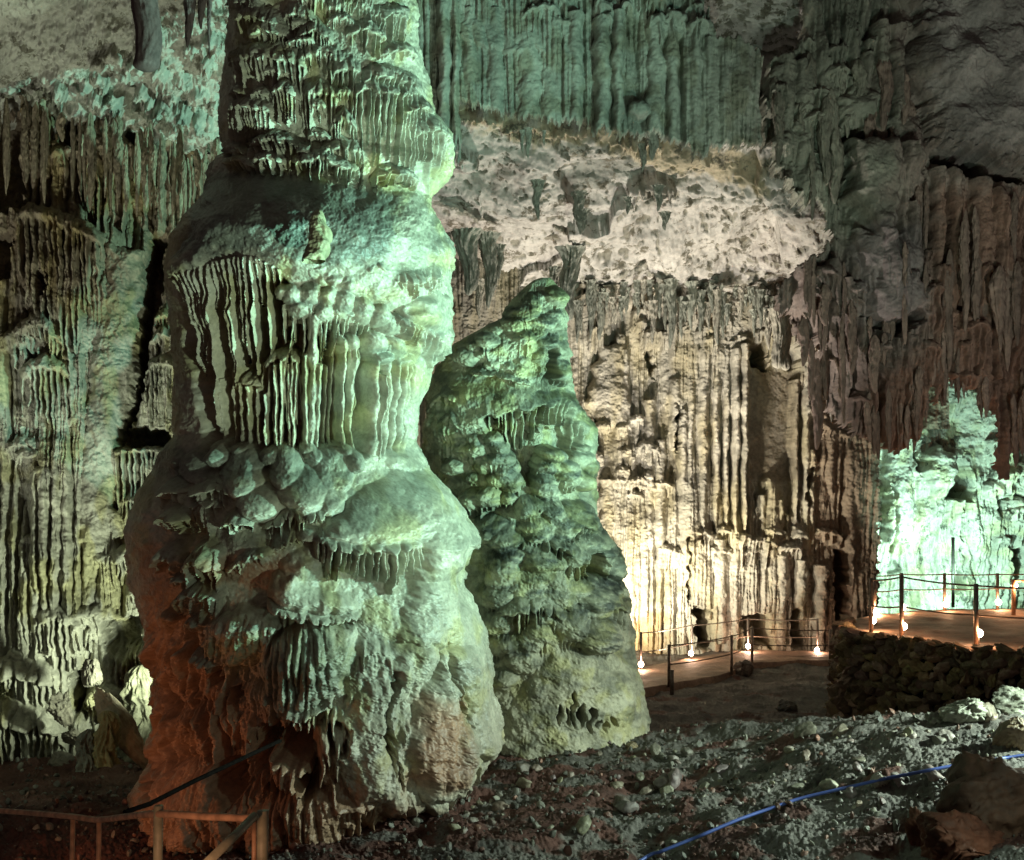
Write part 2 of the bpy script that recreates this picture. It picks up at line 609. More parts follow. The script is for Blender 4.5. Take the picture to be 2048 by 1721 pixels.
M_COL = stone('flowstone', (0.46, 0.43, 0.34), var=0.3, grain=7, bump=0.35, spec=0.5, rough=0.46, bscale=0.02)
M_COL2 = stone('flowstone_ochre', (0.43, 0.40, 0.29), var=0.35, grain=6, bump=0.45, spec=0.4, rough=0.6, bscale=0.025)
M_LEFT = stone('left_rock', (0.35, 0.34, 0.275), var=0.4, grain=5, bump=0.6, bscale=0.04)
M_BACK = stone('back_rock', (0.41, 0.385, 0.32), var=0.35, grain=3.2, bump=0.6, bscale=0.06)
M_CEIL = stone('ceiling_rock', (0.53, 0.505, 0.465), var=0.16, grain=2.4, bump=0.35, speck=0.6, bscale=0.05, dark=(0.13, 0.12, 0.09))
M_CURT = stone('curtain_rock', (0.30, 0.31, 0.26), var=0.35, grain=3.5, bump=0.6, bscale=0.05)
M_RIGHT = stone('right_rock', (0.24, 0.19, 0.165), var=0.45, grain=3.0, bump=0.7, bscale=0.07)
M_FAR = stone('far_chamber_rock', (0.50, 0.49, 0.42), var=0.35, grain=2.4, bump=0.6, speck=0.4, bscale=0.07, dark=(0.10, 0.10, 0.08))
M_GROUND = stone('cave_soil', (0.165, 0.15, 0.135), var=0.5, grain=6, bump=0.9, bscale=0.03, rough=0.8, spec=0.3)
M_PATH = stone('path_clay', (0.34, 0.23, 0.165), var=0.4, grain=4, bump=0.9, rough=0.7)
M_RUBBLE = stone('rubble_stone', (0.22, 0.21, 0.185), var=0.5, grain=9, bump=0.6, rough=0.5, spec=0.5)
M_WALLST = stone('wall_stone', (0.27, 0.21, 0.16), var=0.5, grain=5, bump=0.7, rough=0.7)
M_RUST = plain('rusty_rail', (0.42, 0.24, 0.14), 0.5, 0.0, 0.35, 18)
M_GRAIL = plain('weathered_rail', (0.28, 0.27, 0.18), 0.5, 0.0, 0.3, 16)
M_STEEL = plain('post_steel', (0.30, 0.24, 0.20), 0.35, 0.6, 0.3, 20)
M_ROPE = plain('rope', (0.16, 0.12, 0.09), 0.8, 0, 0.3, 40)
M_HOSE = plain('blue_plastic', (0.06, 0.10, 0.34), 0.45, 0, 0.12, 6)
M_BULB = plain('lit_bulb', (1, 1, 1), emit=(1.0, 0.74, 0.50), strength=30)
M_SOCK = plain('lamp_socket', (0.06, 0.055, 0.05), 0.5, 0.2)
M_BLACK = plain('shaded_iron', (0.012, 0.01, 0.009), 0.95)  # near-black colour carries the shade the sloping handrail lies in
M_BLACK.node_tree.nodes['Principled BSDF'].inputs['Specular IOR Level'].default_value = 0.05
M_TREE = stone('dark_formation', (0.13, 0.09, 0.085), var=0.35, grain=5, bump=0.5)

# ================================================================== the big flowstone column
SIL_L = [(-160, 470), (0, 463), (35, 454), (100, 447), (150, 445), (210, 436), (245, 432), (290, 438), (318, 450), (332, 425), (345, 412), (400, 408),
         (440, 380), (484, 354), (502, 342), (556, 336), (592, 340), (664, 346), (736, 350), (800, 350), (844, 348), (880, 350), (910, 322), (985, 282),
         (1060, 267), (1160, 267), (1210, 285), (1285, 313), (1335, 330), (1385, 318), (1435, 328), (1485, 322), (1525, 300), (1585, 268), (1635, 264),
         (1685, 278), (1760, 300), (1900, 320)]
SIL_R = [(-160, 832), (0, 838), (35, 841), (100, 844), (150, 864), (200, 870), (230, 880), (290, 910), (320, 914), (355, 902), (385, 868), (400, 862),
         (430, 878), (484, 908), (520, 914), (556, 902), (592, 912), (628, 908), (664, 912), (700, 903), (729, 872), (772, 862), (808, 845), (880, 838),
         (910, 852), (945, 870), (1000, 918), (1050, 950), (1080, 962), (1110, 948), (1135, 925), (1165, 930), (1260, 968), (1370, 990), (1470, 1010),
         (1520, 985), (1560, 950), (1600, 925), (1660, 905), (1760, 880), (1900, 880)]
c = Canvas(230, -170, 1040, 1900, z=-30, seed=11)
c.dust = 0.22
# --- upper stack of draped tiers
c.autotiers([(450, -150), (850, -150), (850, 20), (450, 20)], 16, per=(6, 10), drop=(15, 40), z=(-28, -14))
c.pillow([(455, -170), (845, -170), (860, 160), (905, 300), (880, 370), (700, 372), (560, 345), (450, 330), (440, 200)], -46, 22, 40)
UP = [
    ([(462, 10), (500, 2), (545, 8)], 18, (10, 22), 22), ([(470, 42), (515, 34), (575, 52)], 20, (18, 42), 26),
    ([(498, 78), (540, 60), (585, 78)], 22, (14, 30), 26), ([(565, 40), (592, 28), (625, 40), (655, 74)], 18, (14, 42), 22),
    ([(590, 78), (630, 60), (668, 84)], 18, (20, 52), 24), ([(640, 22), (700, 10), (750, 20)], 16, (10, 28), 18),
    ([(722, 44), (780, 28), (836, 44)], 16, (30, 62), 22), ([(462, 126), (500, 117), (560, 119), (618, 132)], 26, (30, 66), 30),
    ([(585, 116), (640, 110), (705, 130)], 20, (14, 34), 22), ([(690, 66), (730, 58), (775, 76)], 16, (16, 40), 20),
    ([(755, 108), (800, 98), (842, 112)], 14, (8, 24), 22), ([(648, 150), (682, 137), (725, 146)], 20, (20, 50), 24),
    ([(706, 166), (760, 150), (805, 164), (852, 182)], 18, (16, 44), 26), ([(462, 190), (482, 182), (505, 192)], 12, (8, 20), 22),
    ([(503, 198), (525, 188), (550, 198)], 12, (8, 20), 26), ([(548, 188), (575, 178), (604, 196)], 16, (40, 70), 30),
    ([(455, 222), (500, 211), (556, 224)], 16, (70, 112), 28), ([(600, 200), (640, 186), (680, 200)], 20, (30, 90), 24),
    ([(690, 192), (730, 178), (790, 192), (846, 186)], 18, (90, 160), 26), ([(505, 290), (560, 280), (612, 300)], 14, (14, 30), 34),
    ([(513, 322), (545, 316), (574, 326)], 10, (10, 26), 34), ([(572, 328), (640, 318), (680, 334), (725, 350)], 14, (14, 32), 30),
    ([(750, 352), (790, 346), (832, 362)], 12, (12, 26), 34), ([(826, 272), (858, 254), (890, 272), (914, 304)], 26, (50, 110), 32),
    ([(660, 262), (688, 238), (716, 262)], 18, (20, 44), 28), ([(450, 328), (490, 322), (520, 336)], 10, (8, 18), 26),
    ([(640, 300), (680, 290), (730, 305)], 16, (16, 44), 22), ([(800, 225), (840, 210), (872, 232)], 16, (20, 50), 26),
]
for lip, cap, drop, H in UP:
    c.tier(lip, cap=cap * 1.55, drop=(drop[0], drop[1] * 1.15), H=H * 1.3, z0=-32, per=c.r.uniform(6.5, 9.5), web=0.35)
c.autotiers([(450, 20), (850, 20), (860, 180), (880, 300), (560, 330), (450, 300)], 14, wr=(22, 60), drop=(6, 24), H=(10, 20), z=(-22, -12), per=(5, 8), cap=(8, 16))
# --- dome of the second storey
c.pillow([(405, 350), (450, 325), (560, 345), (700, 368), (860, 385), (880, 430), (915, 500), (905, 600), (800, 640), (700, 600), (560, 560), (470, 530), (345, 560), (335, 500)], -44, 34, 90)
c.pillow([(735, 420), (800, 385), (862, 395), (885, 440), (912, 500), (905, 545), (830, 565), (770, 560), (700, 500)], -30, 26, 60)
c.pillow([(415, 395), (470, 375), (510, 395), (500, 440), (440, 450)], -22, 14, 25)
c.pillow([(340, 500), (372, 470), (420, 480), (450, 515), (400, 540), (345, 560)], -30, 24, 30)
for a in [([(842, 512), (880, 496), (914, 512)], 30, (20, 46), 24), ([(775, 566), (825, 560), (872, 545), (905, 560)], 30, (14, 40), 24),
          ([(725, 548), (752, 530), (780, 552)], 14, (14, 34), 14)]:
    c.tier(a[0], cap=a[1], drop=a[2], H=a[3] * 1.5, z0=-26, per=7)
c.pillow([(790, 620), (850, 575), (905, 590), (914, 650), (905, 680), (840, 672), (795, 655)], -40, 62, 50)
c.tier([(836, 662), (870, 674), (910, 668)], cap=20, drop=(40, 80), H=44, z0=-24, per=8, blunt=0.3)
c.tier([(785, 640), (815, 655), (845, 662)], cap=20, drop=(18, 44), H=40, z0=-26, per=8)
# --- recess behind the long curtains, then the curtains
c.pillow([(350, 575), (560, 545), (640, 640), (760, 650), (850, 700), (852, 905), (700, 925), (400, 915), (378, 800), (350, 660)], -100, 0, 22, sink=True)
for x0, y0, w, L, dr in [(352, 566, 3.2, 60, 16), (358, 572, 3, 96, 24), (364, 556, 3.6, 150, 30), (371, 560, 3.4, 210, 20), (378, 548, 4, 170, 16), (386, 552, 4.2, 130, 14),
                         (394, 544, 4.6, 190, 12), (404, 540, 5, 235, 16), (416, 540, 6, 330, 6), (427, 536, 4.6, 90, -2), (437, 534, 5, 100, 2), (448, 530, 5, 220, 6),
                         (460, 528, 5.6, 250, -2), (470, 526, 4.6, 140, 4), (480, 526, 5, 180, -4), (491, 524, 4, 210, -6), (503, 526, 5, 230, 0), (514, 528, 4.6, 90, 3),
                         (520, 530, 4, 50, 1), (532, 538, 5.6, 180, 2), (546, 545, 3.6, 60, 0), (556, 552, 4, 40, 0)]:
    c.flute(x0, y0 - 12, y0 + L, w, -82, 70, drift=dr, blunt=0.3, wob=1.2)
    if w > 4.5:
        c.flute(x0 + c.r.uniform(4, 7), y0 - 6, y0 + L * 0.4, w * 0.6, -95, 70, drift=dr * 0.3, blunt=0.35)
c.tier([(345, 562), (372, 548), (400, 538), (450, 522), (520, 522), (560, 545)], cap=34, drop=(12, 44), H=40, z0=-56, per=9, web=0.2)
# --- bulbs and drips to the right of them
for x, y, rx, ry in [(585, 592, 30, 26), (622, 590, 28, 30), (655, 595, 24, 26), (600, 620, 30, 22), (648, 625, 26, 26), (690, 610, 26, 34), (728, 622, 24, 34), (760, 630, 26, 30), (700, 570, 20, 16),
                     (785, 650, 28, 26), (560, 585, 18, 16), (668, 560, 22, 16), (640, 540, 24, 14)]:
    c.blob(x, y, rx, ry, -46, 36)
c.tier([(556, 618), (600, 612), (650, 622), (700, 628), (765, 640)], cap=18, drop=(30, 75), H=36, z0=-52, per=10, web=0.3)
for x, y0, y1, w, dr in [(566, 610, 690, 5, 0), (584, 612, 705, 5, -4), (605, 620, 730, 5, 2), (622, 620, 760, 9, 2), (640, 640, 740, 4, 6), (655, 640, 728, 5, -10), (676, 650, 720, 4, -10), (690, 640, 700, 6, 0), (715, 650, 700, 5, 0)]:
    c.flute(x, y0, y1, w, -82, 66, drift=dr, blunt=0.35)
# --- short shelves and stout pillars of the third storey
c.tier([(508, 742), (540, 722), (580, 718), (614, 730)], cap=22, drop=(110, 185), H=46, z0=-72, per=12, fill=0.46, web=0.25, blunt=0.2)
c.tier([(440, 785), (470, 768), (515, 776)], cap=18, drop=(90, 130), H=34, z0=-76, per=13, fill=0.5, web=0.3, blunt=0.2)
for x, y0, y1, w, dr, h in [(424, 770, 905, 6, 2, 40), (449, 745, 900, 5, -3, 34), (466, 780, 905, 9, 2, 38), (486, 785, 905, 10, 0, 44), (505, 790, 910, 8, 2, 44), (524, 800, 910, 7, 2, 50), (545, 740, 905, 6, 6, 52),
                            (560, 730, 900, 6, -2, 50), (574, 740, 912, 6, 4, 46), (592, 735, 860, 6, -6, 52), (610, 720, 905, 9, 6, 58), (628, 640, 912, 15, -2, 62), (640, 740, 900, 10, 0, 56),
                            (660, 745, 880, 4, 2, 30), (672, 700, 880, 4, 0, 34), (688, 690, 905, 11, 2, 62), (712, 690, 900, 12, -6, 60), (702, 700, 800, 8, 3, 52), (726, 700, 820, 5, -4, 44),
                            (755, 700, 940, 13, 0, 66), (778, 700, 940, 11, 2, 64), (797, 715, 935, 8, 2, 62), (812, 712, 935, 6, 0, 66), (827, 705, 930, 6, -2, 60), (841, 700, 880, 5, -6, 56), (766, 760, 945, 6, -2, 70)]:
    c.flute(x, y0 - 10, y1 + 25, w, -84, h + 8, drift=dr, blunt=0.08, wob=1.1)
for x, y, rx, ry, h in [(688, 692, 18, 26, 66), (712, 686, 22, 22, 66), (758, 690, 36, 32, 72), (798, 698, 34, 34, 72), (835, 700, 28, 32, 68), (770, 715, 30, 22, 74), (815, 720, 30, 22, 72), (632, 640, 20, 30, 60),
                        (620, 905, 26, 18, 60), (690, 905, 24, 18, 60), (820, 930, 60, 30, 66), (560, 908, 34, 16, 56), (475, 905, 40, 16, 54), (425, 900, 24, 18, 50)]:
    c.blob(x, y, rx, ry, -76, h)
# --- ledge bulbs, left lower storeys
c.pillow([(320, 915), (350, 890), (470, 895), (620, 912), (720, 910), (830, 935), (700, 1060), (560, 1090), (300, 1100), (270, 1040), (285, 980)], -66, 40, 60)
for x, y, rx, ry, h in [(352, 920, 20, 22, 26), (392, 938, 40, 40, 34), (432, 918, 26, 24, 40), (486, 950, 56, 50, 44), (540, 918, 26, 22, 36), (574, 942, 46, 44, 46), (628, 918, 24, 22, 36), (664, 944, 50, 52, 42), (704, 925, 24, 28, 42), (610, 980, 60, 60, 44),
                        (520, 1010, 50, 46, 40), (660, 1000, 40, 40, 38)]:
    c.blob(x, y, rx, ry, -44, h)
LT = [([(320, 992), (345, 975), (375, 985)], 26, (12, 34), 30), ([(380, 988), (430, 972), (474, 982)], 24, (16, 38), 34), ([(328, 1046), (350, 1028), (388, 1038)], 20, (24, 50), 34),
      ([(384, 1014), (415, 1004), (446, 1012)], 10, (40, 80), 28), ([(445, 1052), (480, 1034), (512, 1046)], 22, (16, 32), 32), ([(520, 1060), (570, 1042), (640, 1030), (690, 1000)], 26, (14, 44), 26),
      ([(318, 1132), (342, 1108), (372, 1124)], 30, (14, 40), 32), ([(378, 1140), (418, 1110), (456, 1136)], 36, (20, 60), 40), ([(445, 1150), (490, 1120), (545, 1105)], 16, (8, 24), 20),
      ([(360, 1200), (400, 1178), (452, 1196)], 22, (24, 74), 34), ([(325, 1238), (342, 1226), (362, 1236)], 16, (10, 32), 28), ([(378, 1250), (402, 1238), (422, 1250)], 16, (12, 34), 28),
      ([(540, 1100), (610, 1072), (650, 1078)], 30, (6, 20), 22), ([(350, 1160), (372, 1152), (395, 1160)], 12, (10, 26), 26)]
for lip, cap, drop, H in LT:
    c.tier(lip, cap=cap, drop=drop, H=H, z0=-36, per=c.r.uniform(7, 9.5), web=0.25)
# --- great cone of pale flowstone
c.pillow([(800, 935), (850, 935), (905, 975), (955, 1050), (962, 1085), (940, 1105), (885, 1085), (830, 1098), (740, 1098), (680, 1090), (635, 1072), (660, 1040), (730, 980)], -36, 36, 80, ty=0.12)
c.pillow([(800, 960), (860, 950), (925, 1010), (945, 1080), (928, 1170), (900, 1260), (860, 1300), (780, 1280), (800, 1160), (836, 1098)], -12, 36, 70)
c.tier([(632, 1070), (660, 1082), (700, 1092), (760, 1096), (812, 1086), (840, 1080)], cap=20, drop=(54, 80), H=40, z0=-22, per=9.5, fill=0.40, web=0.1, blunt=0.25)
c.tier([(868, 1098), (905, 1086), (958, 1090)], cap=22, drop=(8, 26), H=30, z0=-10, per=8, web=0.2)
c.pillow([(560, 1110), (620, 1080), (700, 1120), (830, 1090), (930, 1120), (925, 1165), (905, 1200), (870, 1290), (700, 1290), (560, 1230), (530, 1180)], -46, 30, 50)
c.pillow([(540, 1150), (585, 1140), (640, 1170), (720, 1180), (722, 1225), (640, 1238), (560, 1215), (535, 1190)], -34, 30, 34)
c.tier([(535, 1205), (590, 1222), (660, 1236), (722, 1230)], cap=16, drop=(5, 16), H=22, z0=-20, per=6)
c.pillow([(720, 1190), (830, 1090), (925, 1110), (928, 1170), (880, 1300), (940, 1500), (840, 1640), (760, 1640), (640, 1600), (620, 1400), (690, 1240)], -42, 40, 80)
# --- grey head shaped mass with hanging drips
c.pillow([(405, 1280), (430, 1235), (480, 1210), (540, 1220), (560, 1250), (530, 1310), (490, 1340), (420, 1320)], -36, 34, 40)
c.pillow([(520, 1330), (560, 1262), (620, 1240), (710, 1236), (720, 1290), (690, 1370), (660, 1400), (600, 1430), (545, 1395)], -32, 44, 60)
c.tier([(530, 1372), (570, 1398), (610, 1412), (650, 1395), (690, 1360)], cap=20, drop=(14, 60), H=34, z0=-24, per=12, fill=0.5)
c.tier([(402, 1300), (425, 1310), (450, 1322)], cap=16, drop=(8, 24), H=24, z0=-22, per=8)
# --- smooth lobes down the front
for poly, z0, H, w in [
        ([(770, 1300), (800, 1262), (840, 1258), (868, 1290), (850, 1340), (800, 1400), (780, 1500), (800, 1600), (700, 1600), (650, 1480), (690, 1380)], -20, 34, 50),
        ([(845, 1340), (866, 1310), (890, 1330), (930, 1420), (950, 1520), (900, 1590), (830, 1600), (800, 1500), (815, 1400)], -14, 36, 50),
        ([(870, 1280), (905, 1180), (930, 1165), (965, 1220), (985, 1290), (960, 1310)], -24, 30, 36),
        ([(868, 1305), (900, 1280), (950, 1272), (985, 1300), (990, 1340), (960, 1420), (930, 1430), (890, 1350)], -16, 34, 34),
        ([(930, 1420), (970, 1330), (1000, 1400), (1015, 1480), (990, 1520), (950, 1510)], -22, 30, 34),
        ([(640, 1440), (700, 1400), (760, 1460), (770, 1500), (700, 1510), (640, 1500)], -20, 24, 34),
        ([(755, 1600), (762, 1530), (785, 1495), (805, 1560), (800, 1612), (770, 1618)], -12, 24, 22),
        ([(545, 1500), (570, 1480), (625, 1500), (640, 1560), (620, 1580), (560, 1560)], -24, 26, 26),
        ([(560, 1600), (600, 1560), (650, 1580), (700, 1600), (680, 1700), (580, 1720)], -24, 22, 30),
        ([(840, 1600), (865, 1585), (885, 1600), (880, 1625), (850, 1625)], -18, 20, 14),
        ([(330, 1540), (380, 1510), (440, 1530), (480, 1590), (520, 1620), (480, 1700), (330, 1700), (280, 1600)], -34, 30, 60),
        ([(500, 1620), (560, 1590), (590, 1660), (560, 1760), (480, 1760)], -30, 24, 40)]:
    c.pillow(poly, z0, H, w)
c.tier([(888, 1330), (930, 1345), (985, 1335)], cap=16, drop=(30, 84), H=26, z0=-18, per=12, fill=0.5, web=0.5)
c.tier([(638, 1492), (690, 1506), (772, 1492)], cap=20, drop=(40, 90), H=26, z0=-22, per=13, fill=0.46, web=0.4)
c.tier([(620, 1590), (680, 1600), (760, 1600)], cap=18, drop=(30, 80), H=22, z0=-22, per=13, fill=0.46, web=0.4)
for _ in range(90):    # drips over the ruddy left foot
    x, y = c.r.uniform(300, 640), c.r.uniform(1230, 1560)
    if x > 560 and y < 1400:
        continue
    c.flute(x, y, y + c.r.uniform(60, 190), c.r.uniform(5, 12), c.r.uniform(-38, -30), c.r.uniform(12, 26), drift=c.r.uniform(-12, 6), blunt=0.5, soft_px=60)
c.pillow([(555, 1470), (580, 1440), (625, 1455), (630, 1500), (600, 1520), (560, 1510)], -100, 0, 14, sink=True)
c.pillow([(430, 1525), (465, 1515), (500, 1530), (495, 1590), (470, 1610), (440, 1570)], -100, 0, 14, sink=True)
c.pillow([(455, 1375), (480, 1372), (490, 1392), (470, 1402)], -70, 0, 8, sink=True)
c.pillow([(420, 1345), (440, 1340), (450, 1360), (430, 1368)], -64, 0, 8, sink=True)
for poly, z in [([(636, 1440), (660, 1420), (700, 1440), (690, 1500), (650, 1490)], -90), ([(520, 1440), (560, 1470), (540, 1560), (505, 1540)], -90), ([(862, 1300), (880, 1290), (905, 1400), (935, 1440), (925, 1450), (890, 1410)], -62), ([(770, 1330), (785, 1330), (770, 1440), (800, 1560), (785, 1570), (752, 1450)], -62), ([(640, 1245), (720, 1240), (700, 1250), (600, 1252)], -60), ([(600, 1530), (640, 1520), (650, 1570), (610, 1600)], -80),
                ([(860, 1300), (872, 1290), (866, 1330), (840, 1350)], -60), ([(300, 1560), (330, 1550), (330, 1600), (300, 1600)], -60)]:
    c.pillow(poly, z, 0, 12, rough=5, sink=True)
c.tier([(820, 1470), (850, 1455), (880, 1475)], cap=30, drop=(30, 70), H=16, z0=-4, per=10, web=0.6)
c.tier([(700, 1300), (740, 1285), (780, 1300)], cap=30, drop=(40, 110), H=16, z0=-14, per=11, web=0.6)
c.tier([(590, 1640), (660, 1630), (720, 1650)], cap=20, drop=(30, 80), H=26, z0=-26, per=13, web=0.3)
for _ in range(60):
    x, y = c.r.uniform(640, 960), c.r.uniform(1260, 1560)
    c.flute(x, y, y + c.r.uniform(40, 120), c.r.uniform(4, 9), -12, c.r.uniform(12, 24), drift=c.r.uniform(-6, 8), blunt=0.5, soft_px=50)
foot = sst(1120, 1260, c.Y)
c.H += foot * (2.2 * np.abs(fbm(c.X / 5, c.Y / 8, 2, 64)) + 3.5 * fbm(c.X / 20, c.Y / 60, 2, 65))
# --- surface finish
gain = 1 + sst(900, 1000, c.Y) * (0.75 - 0.55 * sst(600, 720, c.X))
c.H = np.where(c.H > -62, -30 + (c.H + 30) * gain, c.H)
c.H += 13 * fbm(c.X / 120, c.Y / 90, 2, 66) * sst(330, 420, np.abs(c.Y - 0) * 1.0)
lowm = sst(1180, 1300, c.Y) * (1 - sst(560, 700, c.X))
c.flutes(24, 22, 51, stretch=11, mask=lowm)
c.flutes(10, 8, 53, stretch=12, mask=lowm)
c.flutes(7, 3.0, 52, stretch=7, mask=0.25 + lowm)
popc = sst(-0.05, 0.35, fbm(c.X / 90, c.Y / 90, 2, 60))
c.rough(5, 60, 2.4, 17, 0.9, 5)
c.H += popc * 1.8 * np.abs(fbm(c.X / 7, c.Y / 5, 2, 61))
# --- mineral colours: ochre drips, grey deposit with cap shade painted in, ruddy foot
ochre = sst(0.0, 0.5, fbm(c.X / 70, c.Y / 110, 3, 70))[..., None]
c.T *= 1 - 0.26 * ochre * np.array([0.0, 0.12, 1.0], np.float32)
c.paint([(410, 340), (560, 345), (760, 385), (800, 400), (760, 520), (640, 530), (520, 505), (350, 510), (350, 470)], (0.36, 0.43, 0.47), 30, 0.85)
c.paint([(300, 890), (720, 900), (700, 960), (600, 975), (520, 950), (420, 960), (300, 960)], (0.42, 0.48, 0.50), 30, 0.8)
c.paint([(820, 936), (880, 950), (760, 1040), (640, 1065), (700, 990)], (0.55, 0.64, 0.66), 40, 0.6)
c.paint([(740, 700), (800, 690), (800, 730), (740, 735)], (0.5, 0.58, 0.6), 16, 0.6)
c.paint([(640, 1240), (560, 1260), (520, 1380), (640, 1400), (720, 1300)], (0.52, 0.58, 0.55), 40, 0.7)
c.paint([(270, 1230), (420, 1340), (560, 1440), (640, 1440), (700, 1560), (900, 1640), (880, 1900), (250, 1900)], (0.80, 0.52, 0.42), 60, 0.9)
c.paint([(260, 1090), (330, 1090), (420, 1330), (520, 1420), (300, 1500)], (0.80, 0.54, 0.42), 40, 0.8)
c.paint([(830, 1380), (900, 1400), (900, 1560), (800, 1560)], (0.85, 0.50, 0.40), 50, 0.9)
c.paint([(430, 1110), (600, 1130), (560, 1190), (430, 1170)], (0.75, 0.45, 0.33), 20, 0.7)
c.paint([(380, 600), (560, 580), (620, 900), (400, 900)], (0.9, 0.82, 0.66), 30, 0.4)


def column(cv, L, R, Y0, rows, names, mat, label_fn, root, nth=720, nback=70, depth=lambda y: 0.85, step=1.5, warp=1.7):
    py = np.arange(rows[0], rows[1], step, dtype=np.float32)
    xl = np.interp(py, [a for a, b in L], [b for a, b in L])
    xr = np.interp(py, [a for a, b in R], [b for a, b in R])
    xc, rad = (xl + xr) / 2, (xr - xl) / 2
    th = np.concatenate([np.linspace(-1.72, 1.72, nth), np.linspace(1.72, 2 * math.pi - 1.72, nback + 2)[1:-1]]).astype(np.float32)
    TH, RAD = np.meshgrid(th, rad)
    XC = xc[:, None]
    s = Y0 / F
    x = ((XC - HX) + RAD * np.sin(TH)) * s
    y = Y0 - RAD * np.cos(TH) * s * depth(py)[:, None]
    z = np.broadcast_to((EZ + (HY - py) * s)[:, None], x.shape)
    ppx = HX + F * x / y
    ppy = HY - F * (z - EZ) / y
    wx = ppx + warp * fbm(ppx / 22, ppy / 22, 2, cv.seed + 30)
    wy = ppy + warp * fbm(ppx / 22, ppy / 22, 2, cv.seed + 33)
    h = cv.sample(cv.H, wx, wy) * s
    T = cv.sample(cv.T, wx, wy)
    cs = np.clip(np.cos(TH) * 1.7, 0.2, 1)
    h = np.where(h < -30 * s, -30 * s + (h + 30 * s) * cs, h) + 20 * s
    k = np.clip(np.cos(TH) * 1.5, 0.3, 1)
    h = -8 * s + (h + 8 * s) * k
    arc = TH * RAD
    h = h + s * (7 * fbm(arc / 46, (py[:, None] + 0 * TH) / 40, 3, 240) + 2.2 * fbm(arc / 10, (py[:, None] + 0 * TH) / 10, 2, 241)) * (1.25 - k)
    h = np.where(h > 8 * s, 8 * s + (h - 8 * s) * np.clip(np.cos(TH) * 2, 0.25, 1), h)
    h = h * np.clip(RAD / 55, 0.12, 1)
    back = np.cos(TH) < -0.15
    h = np.where(back, h * 0.5, h)
    G = np.stack([x + h * np.sin(TH), y - h * np.cos(TH), z - h * 0.22], -1).astype(np.float32)
    lab = label_fn(wx, wy)
    return emit_parts(G, T, lab, names, mat, root, wrap=True)


root = empty('flowstone_column', P(600, 1700, 15.0))
tag(root, 'giant green lit flowstone column with draped curtains rising past the top edge', 'cave column')


def lab_main(x, y):
    l = np.zeros(x.shape, np.int32)                                # upper drapery
    b1 = np.interp(x, [400, 450, 560, 640, 700, 780, 870, 920], [322, 328, 348, 358, 374, 384, 392, 395])
    b2 = np.interp(x, [330, 345, 400, 450, 520, 560, 640, 700, 780, 840, 920], [575, 560, 538, 524, 524, 552, 640, 660, 665, 690, 735])
    b3 = np.interp(x, [300, 380, 470, 620, 700, 800, 870], [880, 885, 900, 908, 915, 935, 945])
    l[y > b1] = 1
    l[y > b2] = 2
    l[y > b3] = 3
    l[y > 1235] = 4
    cone = (y > 935) & (y < np.interp(x, [630, 700, 830, 880, 960], [1150, 1165, 1160, 1105, 1100])) & (y > np.interp(x, [600, 630, 800, 850, 905, 970], [1200, 1060, 937, 937, 975, 1120]) - 6)
    l[cone] = 5
    return l


def dep_main(py):
    return np.interp(py, [-200, 300, 335, 400, 530, 640, 700, 900, 945, 1020, 1090, 1170, 1300, 1600, 1900], [0.70, 0.76, 0.66, 0.86, 1.12, 1.10, 0.98, 0.92, 0.86, 1.0, 1.08, 1.08, 1.04, 1.08, 1.1])


column(c, SIL_L, SIL_R, 15.0, (-110, 1790), ['upper_drapery', 'dome', 'curtain_tier', 'bulbous_tier', 'foot', 'flowstone_cone'], M_COL, lab_main, root, depth=dep_main)

# small stalagmite standing on the dome
def lump(name, base, height, r0, r1, mat, seed, lean=(0, 0), nz=70, nt=64, knob=0.25, flut=0.0, tip=0.5, tint=(1, 1, 1), parent=None, nknob=2.2, down=False, vf=1.0, sunk=False):
    """turned lumpy body from r0 at the base to r1 near the tip; down=True hangs from base"""
    t = np.linspace(0, 1, nz)[:, None]
    a = np.linspace(0, 2 * math.pi, nt, endpoint=False)[None, :]
    ca, sa = np.cos(a), np.sin(a)
    r = (r0 + (r1 - r0) * t ** 0.9) * np.sqrt(np.clip(1 - ((t - (1 - tip)) / tip).clip(0) ** 2.2, 0.0, 1))
    nn = pn(ca * nknob + seed * 3.1 + 0 * t, t * vf * height / max(r0, 0.02) * 0.9 + sa * nknob * 0.7, seed)
    n2 = pn(ca * nknob * 3 + seed, t * vf * height / max(r0, 0.02) * 2.6 + sa * nknob * 2.5, seed + 4)
    r = r * (1 + knob * nn * 1.3 + knob * 0.5 * n2)
    if flut:
        n3 = pn(a * 3.2 + seed * 1.7 + 0 * t, t * 1.3 + 0 * a, seed + 8)
        r = r * (1 - flut * (1 - np.minimum(1, np.abs(n3) * 4)))
    sgn = -1 if down else 1
    if down and sunk:
        r = r * (0.12 + 0.88 * np.clip(t / 0.22, 0, 1) ** 0.7)
    elif down:
        r = r * (1 + 0.4 * np.exp(-t * 11))
    wob = 0.18 * r0 * np.sin(t * 7 + seed)
    x = r * ca + lean[0] * t + wob
    y = r * sa + lean[1] * t
    z = sgn * height * t + 0 * a
    G = np.stack([x + 0 * z, y + 0 * z, z], -1).astype(np.float32)
    Q = grid_quads(nz, nt, True)
    if down:
        Q = Q[:, ::-1]
    me = raw_mesh(name, G.reshape(-1, 3), Q, np.tile(np.array(tint, np.float32), (nz * nt, 1)))
    o = bpy.data.objects.new(name, me)
    me.materials.append(mat)
    COL.objects.link(o)
    o.location = base
    if parent is not None:
        o.parent = parent
    return o


